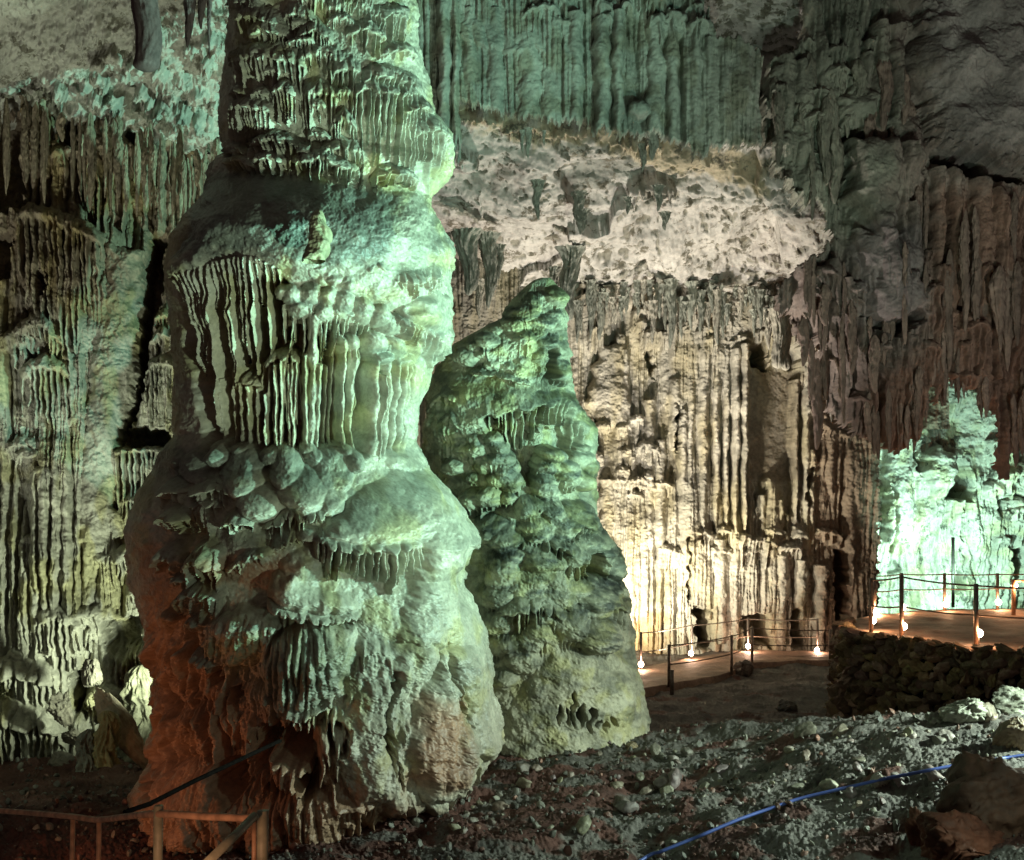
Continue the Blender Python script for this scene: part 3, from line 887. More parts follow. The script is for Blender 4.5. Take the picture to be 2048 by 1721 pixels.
b = P(632, 524, 12.36)
tag(lump('stalagmite', b, 0.62, 0.14, 0.095, M_COL2, 5, lean=(0.03, 0.12), tip=0.4, knob=0.22, nknob=1.3, vf=1.7, tint=(0.9, 0.95, 0.8), nz=110, nt=90),
    'small knobbly stalagmite standing alone on the dome of the giant column', 'stalagmite')

# ================================================================== second, cone shaped stalagmite
SL2 = [(556, 1080), (562, 1064), (572, 1050), (585, 1034), (600, 1017), (640, 996), (665, 948), (690, 905), (720, 880), (760, 855), (800, 845), (900, 840), (950, 850), (1050, 880), (1150, 880), (1300, 860), (1450, 850), (1560, 850), (1700, 850)]
SR2 = [(556, 1100), (562, 1110), (572, 1118), (585, 1124), (600, 1128), (640, 1140), (690, 1139), (720, 1145), (780, 1151), (800, 1158), (830, 1180), (860, 1198), (900, 1202), (940, 1194),
       (1000, 1200), (1050, 1200), (1070, 1214), (1100, 1242), (1140, 1249), (1160, 1243), (1180, 1256), (1210, 1264), (1260, 1272), (1300, 1274), (1350, 1287),
       (1420, 1298), (1480, 1306), (1560, 1318), (1700, 1330)]
c = Canvas(820, 540, 1340, 1720, z=-26, seed=23)
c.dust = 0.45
c.pillow([(1010, 620), (1070, 580), (1110, 578), (1140, 640), (1145, 760), (1060, 770), (960, 740), (900, 700)], -34, 22, 40)
c.autoblobs([(1000, 640), (1060, 590), (1115, 590), (1135, 660), (1135, 750), (1060, 755), (930, 715), (960, 670)], 60, (12, 26), -30, 1.25, 0.7)
c.pillow([(1085, 700), (1110, 690), (1108, 760), (1085, 765)], -80, 0, 10, sink=True)
c.tier([(940, 745), (1000, 752), (1060, 770)], cap=10, drop=(2, 6), H=16, z0=-18, per=8)
c.pillow([(850, 800), (870, 745), (920, 725), (1000, 752), (1090, 768), (1150, 780), (1200, 860), (1195, 960), (1100, 1000), (1010, 980), (940, 930), (870, 960), (845, 880)], -46, 34, 60)
c.pillow([(955, 835), (1140, 800), (1190, 880), (1190, 950), (1080, 990), (1010, 940)], -66, 0, 14, sink=True)
c.tier([(938, 822), (980, 806), (1020, 815), (1032, 850)], cap=24, drop=(50, 100), H=40, z0=-56, per=11, fill=0.44, web=0.2)
c.tier([(1028, 840), (1080, 812), (1140, 806), (1180, 830), (1200, 870)], cap=30, drop=(30, 110), H=42, z0=-56, per=11, fill=0.44, web=0.25)
c.tier([(850, 830), (890, 790), (925, 800)], cap=20, drop=(14, 40), H=22, z0=-24, per=8)
c.tier([(880, 850), (910, 830), (930, 860)], cap=14, drop=(60, 120), H=24, z0=-26, per=10, web=0.5)
c.autoblobs([(905, 880), (1000, 875), (1040, 960), (1030, 1010), (940, 1010), (900, 950)], 34, (12, 28), -30, 1.25, 0.8)
c.autoblobs([(1080, 900), (1190, 890), (1190, 990), (1090, 1000)], 20, (14, 28), -36, 1.25, 0.8)
c.autoblobs([(960, 1020), (1190, 1000), (1240, 1100), (1250, 1230), (1000, 1240), (950, 1120)], 46, (18, 44), -44, 1.1, 0.8)
c.pillow([(950, 1060), (1010, 1000), (1080, 985), (1140, 1000), (1200, 1000), (1250, 1100), (1265, 1230), (1100, 1200), (980, 1200), (920, 1120)], -56, 32, 50)
for x, y, rx, ry in [(1170, 965, 24, 22), (1060, 1015, 36, 28), (1100, 1020, 30, 30), (980, 1060, 40, 34), (1010, 1080, 40, 40), (1210, 1090, 34, 40), (1120, 1060, 30, 26), (1180, 1050, 26, 30), (1010, 1130, 40, 40), (1230, 1130, 24, 40), (1080, 1120, 40, 34)]:
    c.blob(x, y, rx, ry, -44, 54)
for a in [([(1040, 1030), (1070, 1018), (1110, 1030)], 22, (14, 40), 28), ([(1110, 1060), (1150, 1045), (1196, 1060)], 24, (24, 60), 32), ([(985, 1085), (1020, 1078), (1060, 1095)], 20, (10, 30), 26),
          ([(1150, 1120), (1180, 1110), (1215, 1128)], 20, (20, 50), 30), ([(1210, 1150), (1235, 1135), (1260, 1160)], 20, (20, 60), 28), ([(985, 1230), (1040, 1215), (1100, 1220), (1140, 1240)], 20, (14, 50), 26),
          ([(1080, 1100), (1110, 1090), (1150, 1110)], 20, (20, 40), 30), ([(1190, 1220), (1220, 1205), (1262, 1225)], 20, (20, 60), 26)]:
    c.tier(a[0], cap=a[1] * 1.4, drop=a[2], H=a[3] * 1.5, z0=-34, per=9, web=0.3)
c.pillow([(1165, 1105), (1195, 1100), (1210, 1150), (1195, 1180), (1170, 1150)], -74, 0, 10, sink=True)
c.pillow([(990, 1120), (1040, 1090), (1120, 1130), (1170, 1180), (1150, 1240), (1080, 1220), (1000, 1200)], -38, 30, 40)
c.autoblobs([(990, 1200), (1260, 1160), (1270, 1310), (1150, 1320), (1060, 1300), (1000, 1380)], 30, (20, 46), -40, 0.95, 0.7)
c.pillow([(1040, 1380), (1100, 1310), (1180, 1290), (1280, 1320), (1304, 1480), (1200, 1560), (1020, 1560), (980, 1480)], -34, 26, 60)
c.pillow([(1010, 1500), (1050, 1452), (1110, 1440), (1200, 1462), (1304, 1470), (1310, 1560), (1000, 1580)], -24, 20, 30)
for x, y, L, w in [(1118, 1410, 40, 5), (1132, 1415, 30, 4), (1143, 1380, 76, 4.5), (1158, 1408, 46, 6), (1178, 1410, 58, 6.5), (1196, 1436, 20, 4), (1208, 1440, 24, 3.5), (1220, 1436, 20, 3.5)]:
    c.pillow([(x - w, y + 4), (x, y - 4), (x + w, y + 4), (x + w, y + L * 0.7), (x, y + L), (x - w, y + L * 0.7)], -75, 0, 3.5, sink=True)
c.flutes(9, 3, 71, stretch=7, mask=0.5)
c.rough(7, 60, 3.4, 18, 1.3, 5)
c.H += 3.0 * np.abs(fbm(c.X / 8, c.Y / 6, 2, 62)) * sst(-0.1, 0.3, fbm(c.X / 80, c.Y / 80, 2, 63))
c.T *= 1 - 0.26 * sst(0.0, 0.4, fbm(c.X / 50, c.Y / 60, 3, 72))[..., None] * np.array([0.05, 0.12, 1.0], np.float32)
dk = sst(-0.1, 0.45, fbm(c.X / 60, c.Y / 40, 4, 75))[..., None] * 0.5
c.T *= 1 - dk * np.array([1, 0.97, 0.95], np.float32)
root = empty('cone_stalagmite', P(1090, 1540, 18.0))
tag(root, 'tall cone shaped stalagmite of stacked green tiers just right of the giant column', 'stalagmite')


def lab2(x, y):
    l = np.zeros(x.shape, np.int32)
    l[y > np.interp(x, [850, 940, 1000, 1060, 1150], [720, 738, 752, 768, 780])] = 1
    l[y > np.interp(x, [850, 1000, 1080, 1200], [1060, 1010, 985, 1000])] = 2
    l[y > np.interp(x, [850, 1040, 1100, 1200, 1300], [1420, 1390, 1320, 1290, 1310])] = 3
    return l


column(c, SL2, SR2, 18.0, (557, 1600), ['cap', 'curtain_tier', 'bulbous_tier', 'foot'], M_COL2, lab2, root, nth=520, nback=50, depth=lambda p: np.interp(p, [560, 700, 755, 800, 860, 980, 1010, 1080, 1180, 1300, 1380, 1600], [0.55, 0.72, 0.66, 0.92, 1.02, 0.86, 0.84, 1.0, 0.96, 0.86, 0.88, 1.0]), step=1.6)

# ================================================================== left wall
c = Canvas(-260, -160, 620, 1640, z=-10, seed=31)
big = fbm(c.X / 190, c.Y / 420, 3, 80)
c.H += 42 * big
vert = sst(-0.7, -0.15, pn(c.X / 160, c.Y / 190, 83))
c.flutes(44, 40, 81, stretch=18, mask=vert, warp=0.4)
c.flutes(15, 15, 82, stretch=20, mask=vert * 0.9 + 0.1, warp=0.4)
c.flutes(6.5, 4, 84, stretch=18, mask=vert, warp=0.4)
for lip, cap, drop, H, z0, per in [
        ([(-60, 200), (60, 190), (130, 215), (180, 240)], 40, (80, 200), 50, -40, 20), ([(150, 250), (220, 262), (300, 280)], 30, (80, 240), 50, -40, 17),
        ([(290, 290), (360, 300), (430, 330)], 30, (50, 190), 50, -40, 17), ([(98, 318), (150, 308), (205, 335)], 26, (90, 130), 44, -20, 12),
        ([(20, 450), (60, 436), (110, 448), (160, 470), (210, 486)], 34, (130, 270), 60, -20, 13), ([(30, 672), (80, 652), (132, 690)], 30, (14, 44), 36, -4, 8),
        ([(40, 755), (90, 735), (150, 760)], 30, (60, 130), 34, -10, 11), ([(284, 745), (330, 728), (380, 752)], 24, (110, 160), 50, -20, 9),
        ([(290, 690), (330, 672), (372, 700)], 22, (10, 34), 44, -14, 9), ([(300, 650), (330, 635), (365, 655)], 20, (10, 28), 40, -14, 8),
        ([(222, 912), (280, 900), (350, 908)], 16, (90, 160), 40, -14, 10), ([(60, 955), (90, 940), (130, 960)], 16, (70, 130), 24, 0, 10),
        ([(240, 1010), (280, 1000), (330, 1020)], 18, (20, 60), 34, -10, 8), ([(210, 1130), (260, 1110), (300, 1130)], 30, (20, 60), 38, -6, 9),
        ([(250, 1190), (300, 1170), (345, 1190)], 26, (24, 60), 36, -6, 8), ([(230, 1300), (280, 1270), (340, 1300)], 34, (60, 110), 60, -10, 9),
        ([(-60, 1460), (20, 1440), (100, 1455), (140, 1490)], 50, (60, 110), 60, -10, 11), ([(-40, 1360), (40, 1345), (120, 1370)], 40, (30, 90), 50, -20, 10),
        ([(60, 1250), (110, 1235), (160, 1255)], 26, (60, 110), 30, -6, 10), ([(240, 1430), (290, 1418), (350, 1430)], 18, (50, 90), 50, -6, 10)]:
    c.tier(lip, cap=cap, drop=drop, H=H * 1.35, z0=z0, per=per, web=0.15, blunt=0.3)
c.autotiers([(-60, 620), (130, 620), (330, 1000), (330, 1380), (-60, 1420)], 20, wr=(26, 90), drop=(14, 60), H=(12, 30), z=(-20, 10), per=(7, 11), cap=(8, 24))
c.autotiers([(60, 130), (420, 180), (440, 330), (100, 300)], 60, wr=(20, 60), drop=(10, 44), H=(12, 30), z=(-26, 10), per=(7, 11), cap=(8, 20))
c.pillow([(215, 490), (285, 500), (275, 700), (262, 800), (240, 900), (222, 1100), (170, 1150), (150, 1000), (180, 760), (205, 600)], -10, 34, 50)
for poly, z in [([(295, 462), (338, 455), (326, 600), (304, 700), (292, 790), (240, 910), (230, 880), (262, 780), (272, 640), (284, 520)], -170),
                ([(230, 850), (345, 850), (345, 900), (230, 905)], -130), ([(200, 1240), (290, 1230), (300, 1300), (230, 1330), (205, 1300)], -150),
                ([(130, 1340), (180, 1330), (175, 1450), (140, 1440)], -130), ([(-80, 170), (40, 190), (60, 420), (-80, 440)], -120), ([(-80, 430), (30, 460), (20, 560), (-80, 560)], -100),
                ([(60, 530), (95, 540), (100, 600), (75, 590)], -70), ([(120, 240), (160, 250), (150, 310), (118, 300)], -90), ([(215, 225), (300, 262), (330, 300), (230, 280)], -80)]:
    c.pillow(poly, z, 0, 20, rough=6, sink=True)
c.rough(9, 60, 4, 18, 1.6, 6)
c.H += 4 * np.abs(fbm(c.X / 11, c.Y / 11, 3, 88)) * (1 - 0.75 * vert)
c.T *= 1 - 0.30 * sst(0.0, 0.45, fbm(c.X / 60, c.Y / 130, 3, 89))[..., None] * np.array([0.05, 0.15, 1.0], np.float32)
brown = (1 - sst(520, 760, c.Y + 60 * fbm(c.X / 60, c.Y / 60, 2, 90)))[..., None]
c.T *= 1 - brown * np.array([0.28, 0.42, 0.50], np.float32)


def D_left(x, y):
    d = 20.0 + 1.2 * sst(0, 500, x) - 1.6 * sst(900, 1560, y) - 0.5 * (1 - sst(-260, 60, x)) * 4
    return d


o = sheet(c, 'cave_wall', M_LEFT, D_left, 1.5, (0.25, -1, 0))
tag(o, 'ribbed green and brown rock wall filling the left side behind the column', kind='structure')

# ================================================================== ceiling, upper left
c = Canvas(-260, -260, 700, 330, z=0, seed=37)
c.H += 26 * fbm(c.X / 120, c.Y / 70, 4, 91)
c.autotiers([(120, 60), (450, 60), (450, 320), (100, 300)], 60, wr=(16, 50), drop=(8, 40), H=(14, 34), z=(-10, 20), per=(7, 11), cap=(8, 18))
c.rough(6, 40, 5, 14, 2.4, 5)
c.T *= np.array([0.80, 0.82, 0.76], np.float32)
c.H += 12 * np.abs(fbm(c.X / 26, c.Y / 18, 3, 94))
o = sheet(c, 'cave_ceiling', M_CEIL, lambda x, y: np.interp(y, [-260, 0, 230, 330], [15.5, 17.2, 20.2, 21.2]).astype(np.float32), 1.6, (0, -0.6, -0.8), keep=lambda X, Y, h: Y < 236 + 26 * fbm(X / 14, Y / 40, 3, 92) + 0.16 * X)
tag(o, 'pale lumpy ceiling in the top left corner', kind='structure')

# ================================================================== back ceiling, pale and pocked
c = Canvas(760, -220, 1860, 640, z=0, seed=41)
rd = 1 - np.abs(fbm(c.X / 150 + c.Y / 260, c.Y / 90 - c.X / 300, 3, 101))
c.H += 36 * fbm(c.X / 190, c.Y / 120, 2, 100) + 9 * rd
_r = random.Random(12)
_s = [(_r.uniform(760, 1860), _r.uniform(-220, 640), _r.gauss(0, 0.16), _r.gauss(0, 0.22), _r.uniform(-14, 14)) for _ in range(75)]
_wx, _wy = c.X + 26 * fbm(c.X / 90, c.Y / 90, 3, 106), c.Y + 26 * fbm(c.X / 90, c.Y / 90, 3, 107)
_bd = np.full(c.X.shape, 1e9, np.float32)
_bh = np.zeros(c.X.shape, np.float32)
for _x, _y, _a, _b, _o in _s:
    _d = (_wx - _x) ** 2 + ((_wy - _y) * 1.7) ** 2
    _m = _d < _bd
    _bd = np.where(_m, _d, _bd)
    _bh = np.where(_m, (_wx - _x) * _a + (_wy - _y) * _b + _o, _bh)
c.H += _bh
cell = np.abs(fbm(c.X / 44, c.Y / 30, 3, 102))
c.H += 5 * cell
c.rough(4, 50, 1.8, 15, 0.6, 5)
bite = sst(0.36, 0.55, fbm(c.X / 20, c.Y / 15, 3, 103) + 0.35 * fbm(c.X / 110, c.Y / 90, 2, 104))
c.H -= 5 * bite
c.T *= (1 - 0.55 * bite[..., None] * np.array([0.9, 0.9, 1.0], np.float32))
c.paint([(915, 205), (1000, 215), (1170, 240), (1330, 255), (1420, 290), (1540, 330), (1520, 380), (1300, 330), (1170, 272), (1060, 275), (920, 235)], (0.80, 0.70, 0.48), 26, 0.8, 18)
c.paint([(1120, 350), (1180, 310), (1260, 300), (1290, 330), (1230, 370), (1160, 400)], (0.42, 0.46, 0.44), 18, 0.85, 12)
c.paint([(1260, 360), (1340, 350), (1360, 390), (1300, 420)], (0.40, 0.40, 0.36), 14, 0.8, 12)
c.paint([(1540, 380), (1700, 380), (1760, 560), (1640, 500)], (0.5, 0.52, 0.5), 30, 0.7, 16)
c.paint([(900, 470), (1000, 470), (1000, 600), (900, 620)], (0.62, 0.55, 0.46), 20, 0.6, 14)
for a in [([(918, 232), (960, 222), (1010, 240)], 14, (4, 16), 30), ([(1000, 252), (1060, 244), (1100, 256)], 14, (6, 22), 30), ([(1100, 262), (1140, 252), (1175, 262)], 14, (4, 16), 34),
          ([(1240, 285), (1290, 268), (1330, 290)], 20, (16, 44), 40), ([(1440, 262), (1480, 250), (1515, 268)], 14, (6, 30), 40), ([(1255, 375), (1310, 355), (1350, 378)], 16, (14, 44), 34),
          ([(1090, 545), (1160, 520), (1240, 540)], 14, (4, 14), 20)]:
    c.tier(a[0], cap=a[1], drop=a[2], H=a[3], z0=10, per=8)


def D_ceil(x, y):
    return np.interp(y, [-220, 120, 230, 420, 590, 640], [27.0, 27.4, 27.6, 29.4, 34.2, 36.0]).astype(np.float32)


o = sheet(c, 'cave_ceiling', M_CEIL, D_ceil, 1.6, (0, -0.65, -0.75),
          keep=lambda X, Y, h: Y < np.interp(X, [760, 1150, 1180, 1420, 1440, 1540, 1600, 1640, 1860], [575, 565, 575, 575, 580, 596, 560, 540, 540]) + 14 * fbm(X / 14, Y / 40, 3, 105))
tag(o, 'pale pinkish pocked ceiling sloping down to the bright far wall', kind='structure')

# ================================================================== back wall, warm
c = Canvas(780, 520, 1900, 1420, z=0, seed=47)
c.H += 34 * fbm(c.X / 130, c.Y / 420, 2, 110)
vert = sst(-0.55, -0.1, pn(c.X / 100, c.Y / 120, 113) + 0.4 * sst(660, 760, c.Y))
c.flutes(27, 15, 111, stretch=34, mask=vert, warp=0.25)
c.flutes(11, 8, 112, stretch=40, mask=vert, warp=0.25)
c.flutes(5.5, 3.6, 114, stretch=34, mask=vert, warp=0.25)
c.pillow([(1200, 690), (1245, 685), (1255, 760), (1260, 860), (1200, 850), (1170, 800)], -4, 24, 20)
c.pillow([(1498, 690), (1600, 680), (1602, 900), (1600, 1050), (1570, 1030), (1540, 960), (1510, 1050), (1496, 900)], -40, 0, 12, sink=True)
for x, y0, y1, w, h in [(1405, 700, 1090, 13, 34), (1380, 720, 1000, 10, 30), (1432, 690, 1060, 9, 24), (1452, 700, 1070, 7, 22), (1470, 700, 1070, 10, 34), (1487, 690, 1060, 9, 40), (1350, 760, 900, 14, 26), (1365, 820, 1060, 12, 30), (1320, 880, 1200, 12, 20),
                        (1300, 800, 1100, 10, 18), (1610, 740, 1090, 10, 30), (1622, 900, 1090, 9, 26), (1590, 760, 1060, 7, 26), (1660, 860, 990, 14, 30), (1645, 840, 960, 8, 24), (1675, 860, 970, 7, 24),
                        (1345, 600, 720, 12, 60), (1560, 1000, 1080, 8, 18), (1525, 990, 1080, 7, 18), (1250, 700, 900, 8, 20), (1215, 960, 1300, 16, 24), (1262, 1000, 1320, 14, 18), (1440, 1080, 1290, 16, 30), (1470, 1070, 1300, 10, 26),
                        (1400, 1090, 1260, 12, 26), (1560, 1110, 1290, 18, 36), (1600, 1120, 1240, 16, 34), (1640, 1130, 1300, 16, 36), (1540, 1100, 1240, 10, 30), (1700, 900, 1240, 14, 24), (1725, 890, 1100, 10, 24)]:
    c.flute(x, y0, y1, w, -6, h, blunt=0.25, wob=1.2)
c.autotiers([(1160, 570), (1620, 580), (1620, 690), (1160, 680)], 60, wr=(18, 60), drop=(10, 54), H=(16, 44), z=(-14, 16), per=(7, 12), cap=(6, 16))
c.autotiers([(1180, 820), (1300, 820), (1330, 1000), (1190, 1000)], 14, wr=(16, 50), drop=(8, 34), H=(10, 24), z=(-10, 14), per=(7, 10), cap=(6, 14))
c.autotiers([(1340, 1060), (1660, 1060), (1660, 1110), (1340, 1110)], 22, wr=(20, 60), drop=(10, 60), H=(16, 36), z=(-10, 10), per=(8, 12), cap=(6, 14))
c.autotiers([(1600, 780), (1700, 780), (1700, 880), (1600, 880)], 16, wr=(16, 44), drop=(10, 34), H=(12, 26), z=(-6, 14), per=(7, 10), cap=(6, 14))
for poly, z in [([(1498, 690), (1530, 680), (1545, 740), (1500, 730)], -120), ([(1575, 680), (1605, 690), (1600, 740), (1580, 740)], -120), ([(1290, 690), (1310, 690), (1315, 760), (1295, 750)], -60),
                ([(1385, 1210), (1420, 1220), (1425, 1300), (1390, 1300)], -120), ([(1480, 1230), (1540, 1220), (1545, 1300), (1490, 1300)], -130), ([(1350, 800), (1362, 810), (1360, 905), (1348, 900)], -50),
                ([(1372, 1060), (1380, 1070), (1382, 1210), (1372, 1200)], -40), ([(1580, 1220), (1600, 1210), (1610, 1300), (1580, 1300)], -110), ([(1668, 1100), (1700, 1100), (1700, 1300), (1670, 1300)], -90),
                ([(1615, 930), (1630, 940), (1620, 1020), (1608, 1000)], -40)]:
    c.pillow(poly, z, 0, 10, rough=4, sink=True)
c.rough(6, 44, 2.6, 13, 1.2, 4.5)
c.H += 5 * np.abs(fbm(c.X / 9, c.Y / 8, 3, 118)) * (1 - 0.8 * vert)
c.T *= 1 - 0.24 * sst(-0.3, 0.7, fbm(c.X / 40, c.Y / 150, 3, 119))[..., None] * np.array([0.1, 0.3, 1.0], np.float32)
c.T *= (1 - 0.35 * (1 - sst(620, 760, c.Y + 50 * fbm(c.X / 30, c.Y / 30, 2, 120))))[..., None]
c.paint([(1210, 1240), (1330, 1230), (1340, 1400), (1200, 1400)], (0.95, 0.66, 0.32), 40, 0.7, 20)
c.paint([(1495, 740), (1600, 740), (1600, 960), (1495, 960)], (0.52, 0.46, 0.40), 16, 0.7, 8)
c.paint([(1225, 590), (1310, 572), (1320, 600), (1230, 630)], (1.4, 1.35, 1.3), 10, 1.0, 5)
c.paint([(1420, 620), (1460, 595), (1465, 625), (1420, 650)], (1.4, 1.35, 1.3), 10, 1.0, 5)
c.paint([(1620, 500), (1900, 500), (1900, 1300), (1640, 1300), (1625, 1050)], (0.62, 0.50, 0.44), 30, 0.9, 14)


def D_back(x, y):
    return 34.2 + 0.9 * sst(1650, 1900, x) - 0.8 * (1 - sst(900, 1200, x)) - 1.0 * (1 - sst(540, 760, y))


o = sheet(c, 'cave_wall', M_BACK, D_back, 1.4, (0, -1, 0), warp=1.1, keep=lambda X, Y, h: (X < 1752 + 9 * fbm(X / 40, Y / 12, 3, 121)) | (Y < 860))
tag(o, 'far wall of cream and brown fluted limestone lit warm from below', kind='structure')

# ================================================================== far chamber wall, mint
c = Canvas(1640, 700, 2300, 1330, z=0, seed=53)
c.H += 26 * fbm(c.X / 110, c.Y / 120, 2, 130)
vert = sst(-0.3, 0.1, pn(c.X / 110, c.Y / 140, 131) + 0.6 * sst(900, 1050, c.Y))
c.flutes(22, 14, 132, stretch=14, mask=vert)
c.flutes(9, 6, 133, stretch=16, mask=vert)
c.pillow([(1762, 860), (1815, 850), (1822, 1000), (1820, 1090), (1762, 1090)], 0, 40, 16)
c.pillow([(1845, 905), (1880, 890), (1915, 920), (1900, 980), (1865, 1000), (1842, 950)], 4, 34, 22)
for poly, z in [([(1905, 935), (1930, 910), (1955, 985), (1945, 1005), (1890, 1000)], -150), ([(1828, 900), (1840, 900), (1842, 950), (1830, 940)], -90), ([(1990, 900), (2020, 930), (2010, 1060), (1996, 1020)], -120),
                ([(1768, 960), (1778, 970), (1790, 1110), (1780, 1110)], -80), ([(1758, 1000), (1766, 1010), (1764, 1080), (1757, 1080)], -80), ([(1870, 880), (1895, 878), (1885, 900)], -80), ([(1925, 1000), (1932, 1000), (1930, 1180), (1924, 1180)], -60), ([(1860, 850), (1885, 835), (1900, 850), (1880, 862)], -70), ([(2020, 1100), (2050, 1090), (2045, 1180), (2025, 1190)], -80), ([(1900, 1160), (1920, 1140), (1940, 1180), (1910, 1190)], -60),
                ([(1770, 1130), (1800, 1125), (1815, 1140), (1785, 1150)], -40)]:
    c.pillow(poly, z, 0, 8, rough=3, sink=True)
c.autotiers([(1980, 880), (2100, 880), (2100, 1080), (1980, 1080)], 24, wr=(20, 60), drop=(10, 60), H=(14, 36), z=(-10, 10), per=(7, 12), cap=(6, 14))
c.rough(9, 60, 4.0, 15, 1.5, 4.5)
c.T *= 1 - 0.24 * sst(-0.2, 0.6, fbm(c.X / 36, c.Y / 40, 3, 134))[..., None] * np.array([0.1, 0.15, 1.0], np.float32)
o = sheet(c, 'chamber_wall', M_FAR, lambda x, y: 37.0 + 0 * x, 1.5, (0, -1, 0), warp=2.4)
tag(o, 'mint lit wall of the small chamber at the far right', kind='structure')


# ================================================================== hanging masses: edge rolls back, cut at the outline
def hang(cv, poly, edge_w, back, rag, seed, stretch=9):
    d = polydist(poly, cv.X, cv.Y)
    d = d + rag * fbm(cv.X / 11, cv.Y / (11 * stretch), 3, seed)
    q = np.clip(d / edge_w, 0, 1)
    cv.H -= back * 0.5 * (1 - np.sqrt(1 - (1 - q) ** 2))
    cv.D = d


def edge_keep(cv):
    return lambda X, Y, h: cv.sample(cv.D, X, Y) > 0


# upper green curtain
c = Canvas(800, -200, 1680, 380, z=0, seed=61)
c.H += 22 * fbm(c.X / 120, c.Y / 300, 2, 140)
c.flutes(40, 16, 141, stretch=30, warp=0.12)
c.flutes(15, 11, 142, stretch=40, warp=0.12)
c.flutes(6.5, 4.5, 143, stretch=40, warp=0.12)
for x, y0, y1, w, h in [(890, -200, 345, 14, 34), (912, -200, 330, 8, 30), (1060, 30, 260, 26, 20), (1100, 40, 260, 20, 18), (1150, 30, 255, 16, 26), (1205, 40, 280, 18, 30), (1235, 30, 270, 14, 34), (1310, 60, 270, 18, 18), (1345, 60, 285, 14, 22), (1390, 60, 310, 13, 26),
                        (1415, 80, 318, 9, 24), (1445, 80, 300, 14, 18), (1490, 100, 300, 16, 20), (990, 20, 240, 18, 18), (940, 20, 225, 16, 18)]:
    c.flute(x, y0, y1, w, -2, h, blunt=0.12, wob=2)
c.blob(1278, 222, 22, 18, 6, 22)
c.tier([(915, 72), (960, 88), (1010, 104)], cap=60, drop=(2, 5), H=14, z0=4, per=12)
c.tier([(1005, 104), (1060, 100), (1110, 100)], cap=50, drop=(2, 5), H=12, z0=4, per=12)
c.autotiers([(1010, -60), (1560, -60), (1560, 70), (1010, 60)], 50, wr=(24, 80), drop=(12, 60), H=(14, 34), z=(-6, 12), per=(8, 14), cap=(8, 20))
hang(c, [(800, -200), (800, 360), (905, 350), (917, 330), (920, 205), (990, 226), (1100, 246), (1172, 244), (1180, 266), (1232, 268), (1300, 262), (1350, 285), (1380, 300), (1392, 315), (1412, 322), (1424, 296), (1470, 300), (1520, 290), (1528, 110),
         (1500, 85), (1440, 75), (1415, 40), (1405, -30), (1420, -200)], 7, 70, 12, 144)
c.rough(4, 60, 1.6, 13, 0.9, 5)
c.T *= 1 - 0.35 * sst(0.0, 0.4, fbm(c.X / 60, c.Y / 80, 3, 145))[..., None] * np.array([0.7, 0.8, 1.0], np.float32)
o = sheet(c, 'rock_curtain', M_CURT, lambda x, y: 22.6 + 0 * x, 1.5, (0, -1, 0), keep=edge_keep(c), warp=1.0)
tag(o, 'broad fluted grey green rock curtain hanging across the top centre', 'rock curtain')

# right hanging mass
c = Canvas(1480, -200, 2320, 1010, z=0, seed=67)
c.H += 60 * fbm(c.X / 150, c.Y / 260, 3, 150)
vert = sst(-0.35, 0.1, pn(c.X / 130, c.Y / 150, 151) + 0.5 * sst(420, 700, c.Y) - 0.7 * (1 - sst(120, 330, c.Y)) * sst(1750, 1850, c.X))
c.flutes(34, 30, 152, stretch=22, mask=vert, warp=0.35)
c.flutes(14, 14, 153, stretch=26, mask=vert, warp=0.35)
c.flutes(6, 5, 154, stretch=24, mask=vert, warp=0.3)
c.pillow([(1690, 290), (1790, 285), (1792, 400), (1780, 490), (1755, 500), (1720, 440), (1692, 400)], 10, 60, 26)
for x, y0, y1, w, h, z in [(1800, 300, 420, 16, 50, 10), (1818, 410, 520, 14, 44, 0), (1750, 60, 270, 18, 60, 0), (1725, 120, 250, 12, 50, 0), (1700, 80, 220, 14, 40, 0), (1780, 70, 250, 20, 60, 0), (1815, 300, 400, 16, 50, 10), (1870, 340, 800, 13, 30, 0),
                           (1905, 340, 780, 12, 30, 0), (1960, 360, 800, 20, 30, 0), (1990, 380, 760, 12, 36, 0), (1850, 560, 800, 10, 34, 0), (1600, 130, 430, 20, 40, 0), (1570, 120, 380, 16, 36, 0), (1640, 120, 320, 14, 36, 0), (1665, 520, 720, 13, 34, 0),
                           (1690, 560, 800, 14, 34, 0), (1640, 540, 700, 12, 30, 0), (1720, 640, 850, 12, 30, 0), (1610, 540, 640, 10, 30, 0), (1740, 700, 880, 9, 30, 0), (1770, 740, 900, 10, 30, 0)]:
    c.flute(x, y0, y1, w, z, h, blunt=0.2, wob=3)
    c.flute(x + w * 0.5, y0 + 10, y1 - 20, w * 0.45, z + h * 0.5, h * 0.4, blunt=0.3)
c.autotiers([(1560, 560), (1990, 420), (1990, 780), (1700, 820)], 26, wr=(24, 70), drop=(40, 160), H=(18, 44), z=(-10, 20), per=(9, 15), cap=(8, 20))
c.autotiers([(1530, 60), (1760, 60), (1760, 330), (1560, 400)], 44, wr=(24, 80), drop=(20, 90), H=(18, 44), z=(-10, 16), per=(8, 14), cap=(8, 20))
c.pillow([(1660, 210), (1710, 170), (1760, 200), (1740, 240), (1700, 240), (1670, 250)], 10, 44, 24)
c.pillow([(1820, -200), (2320, -200), (2320, 330), (1960, 340), (1850, 290), (1820, 150)], 10, 50, 60, rough=14)
c.autoblobs([(1820, -160), (2200, -160), (2200, 300), (1960, 310), (1860, 270)], 40, (24, 80), 24, 0.55, 0.15)
c.pillow([(1740, 560), (1830, 540), (1850, 620), (1790, 660), (1720, 640)], 10, 44, 40)
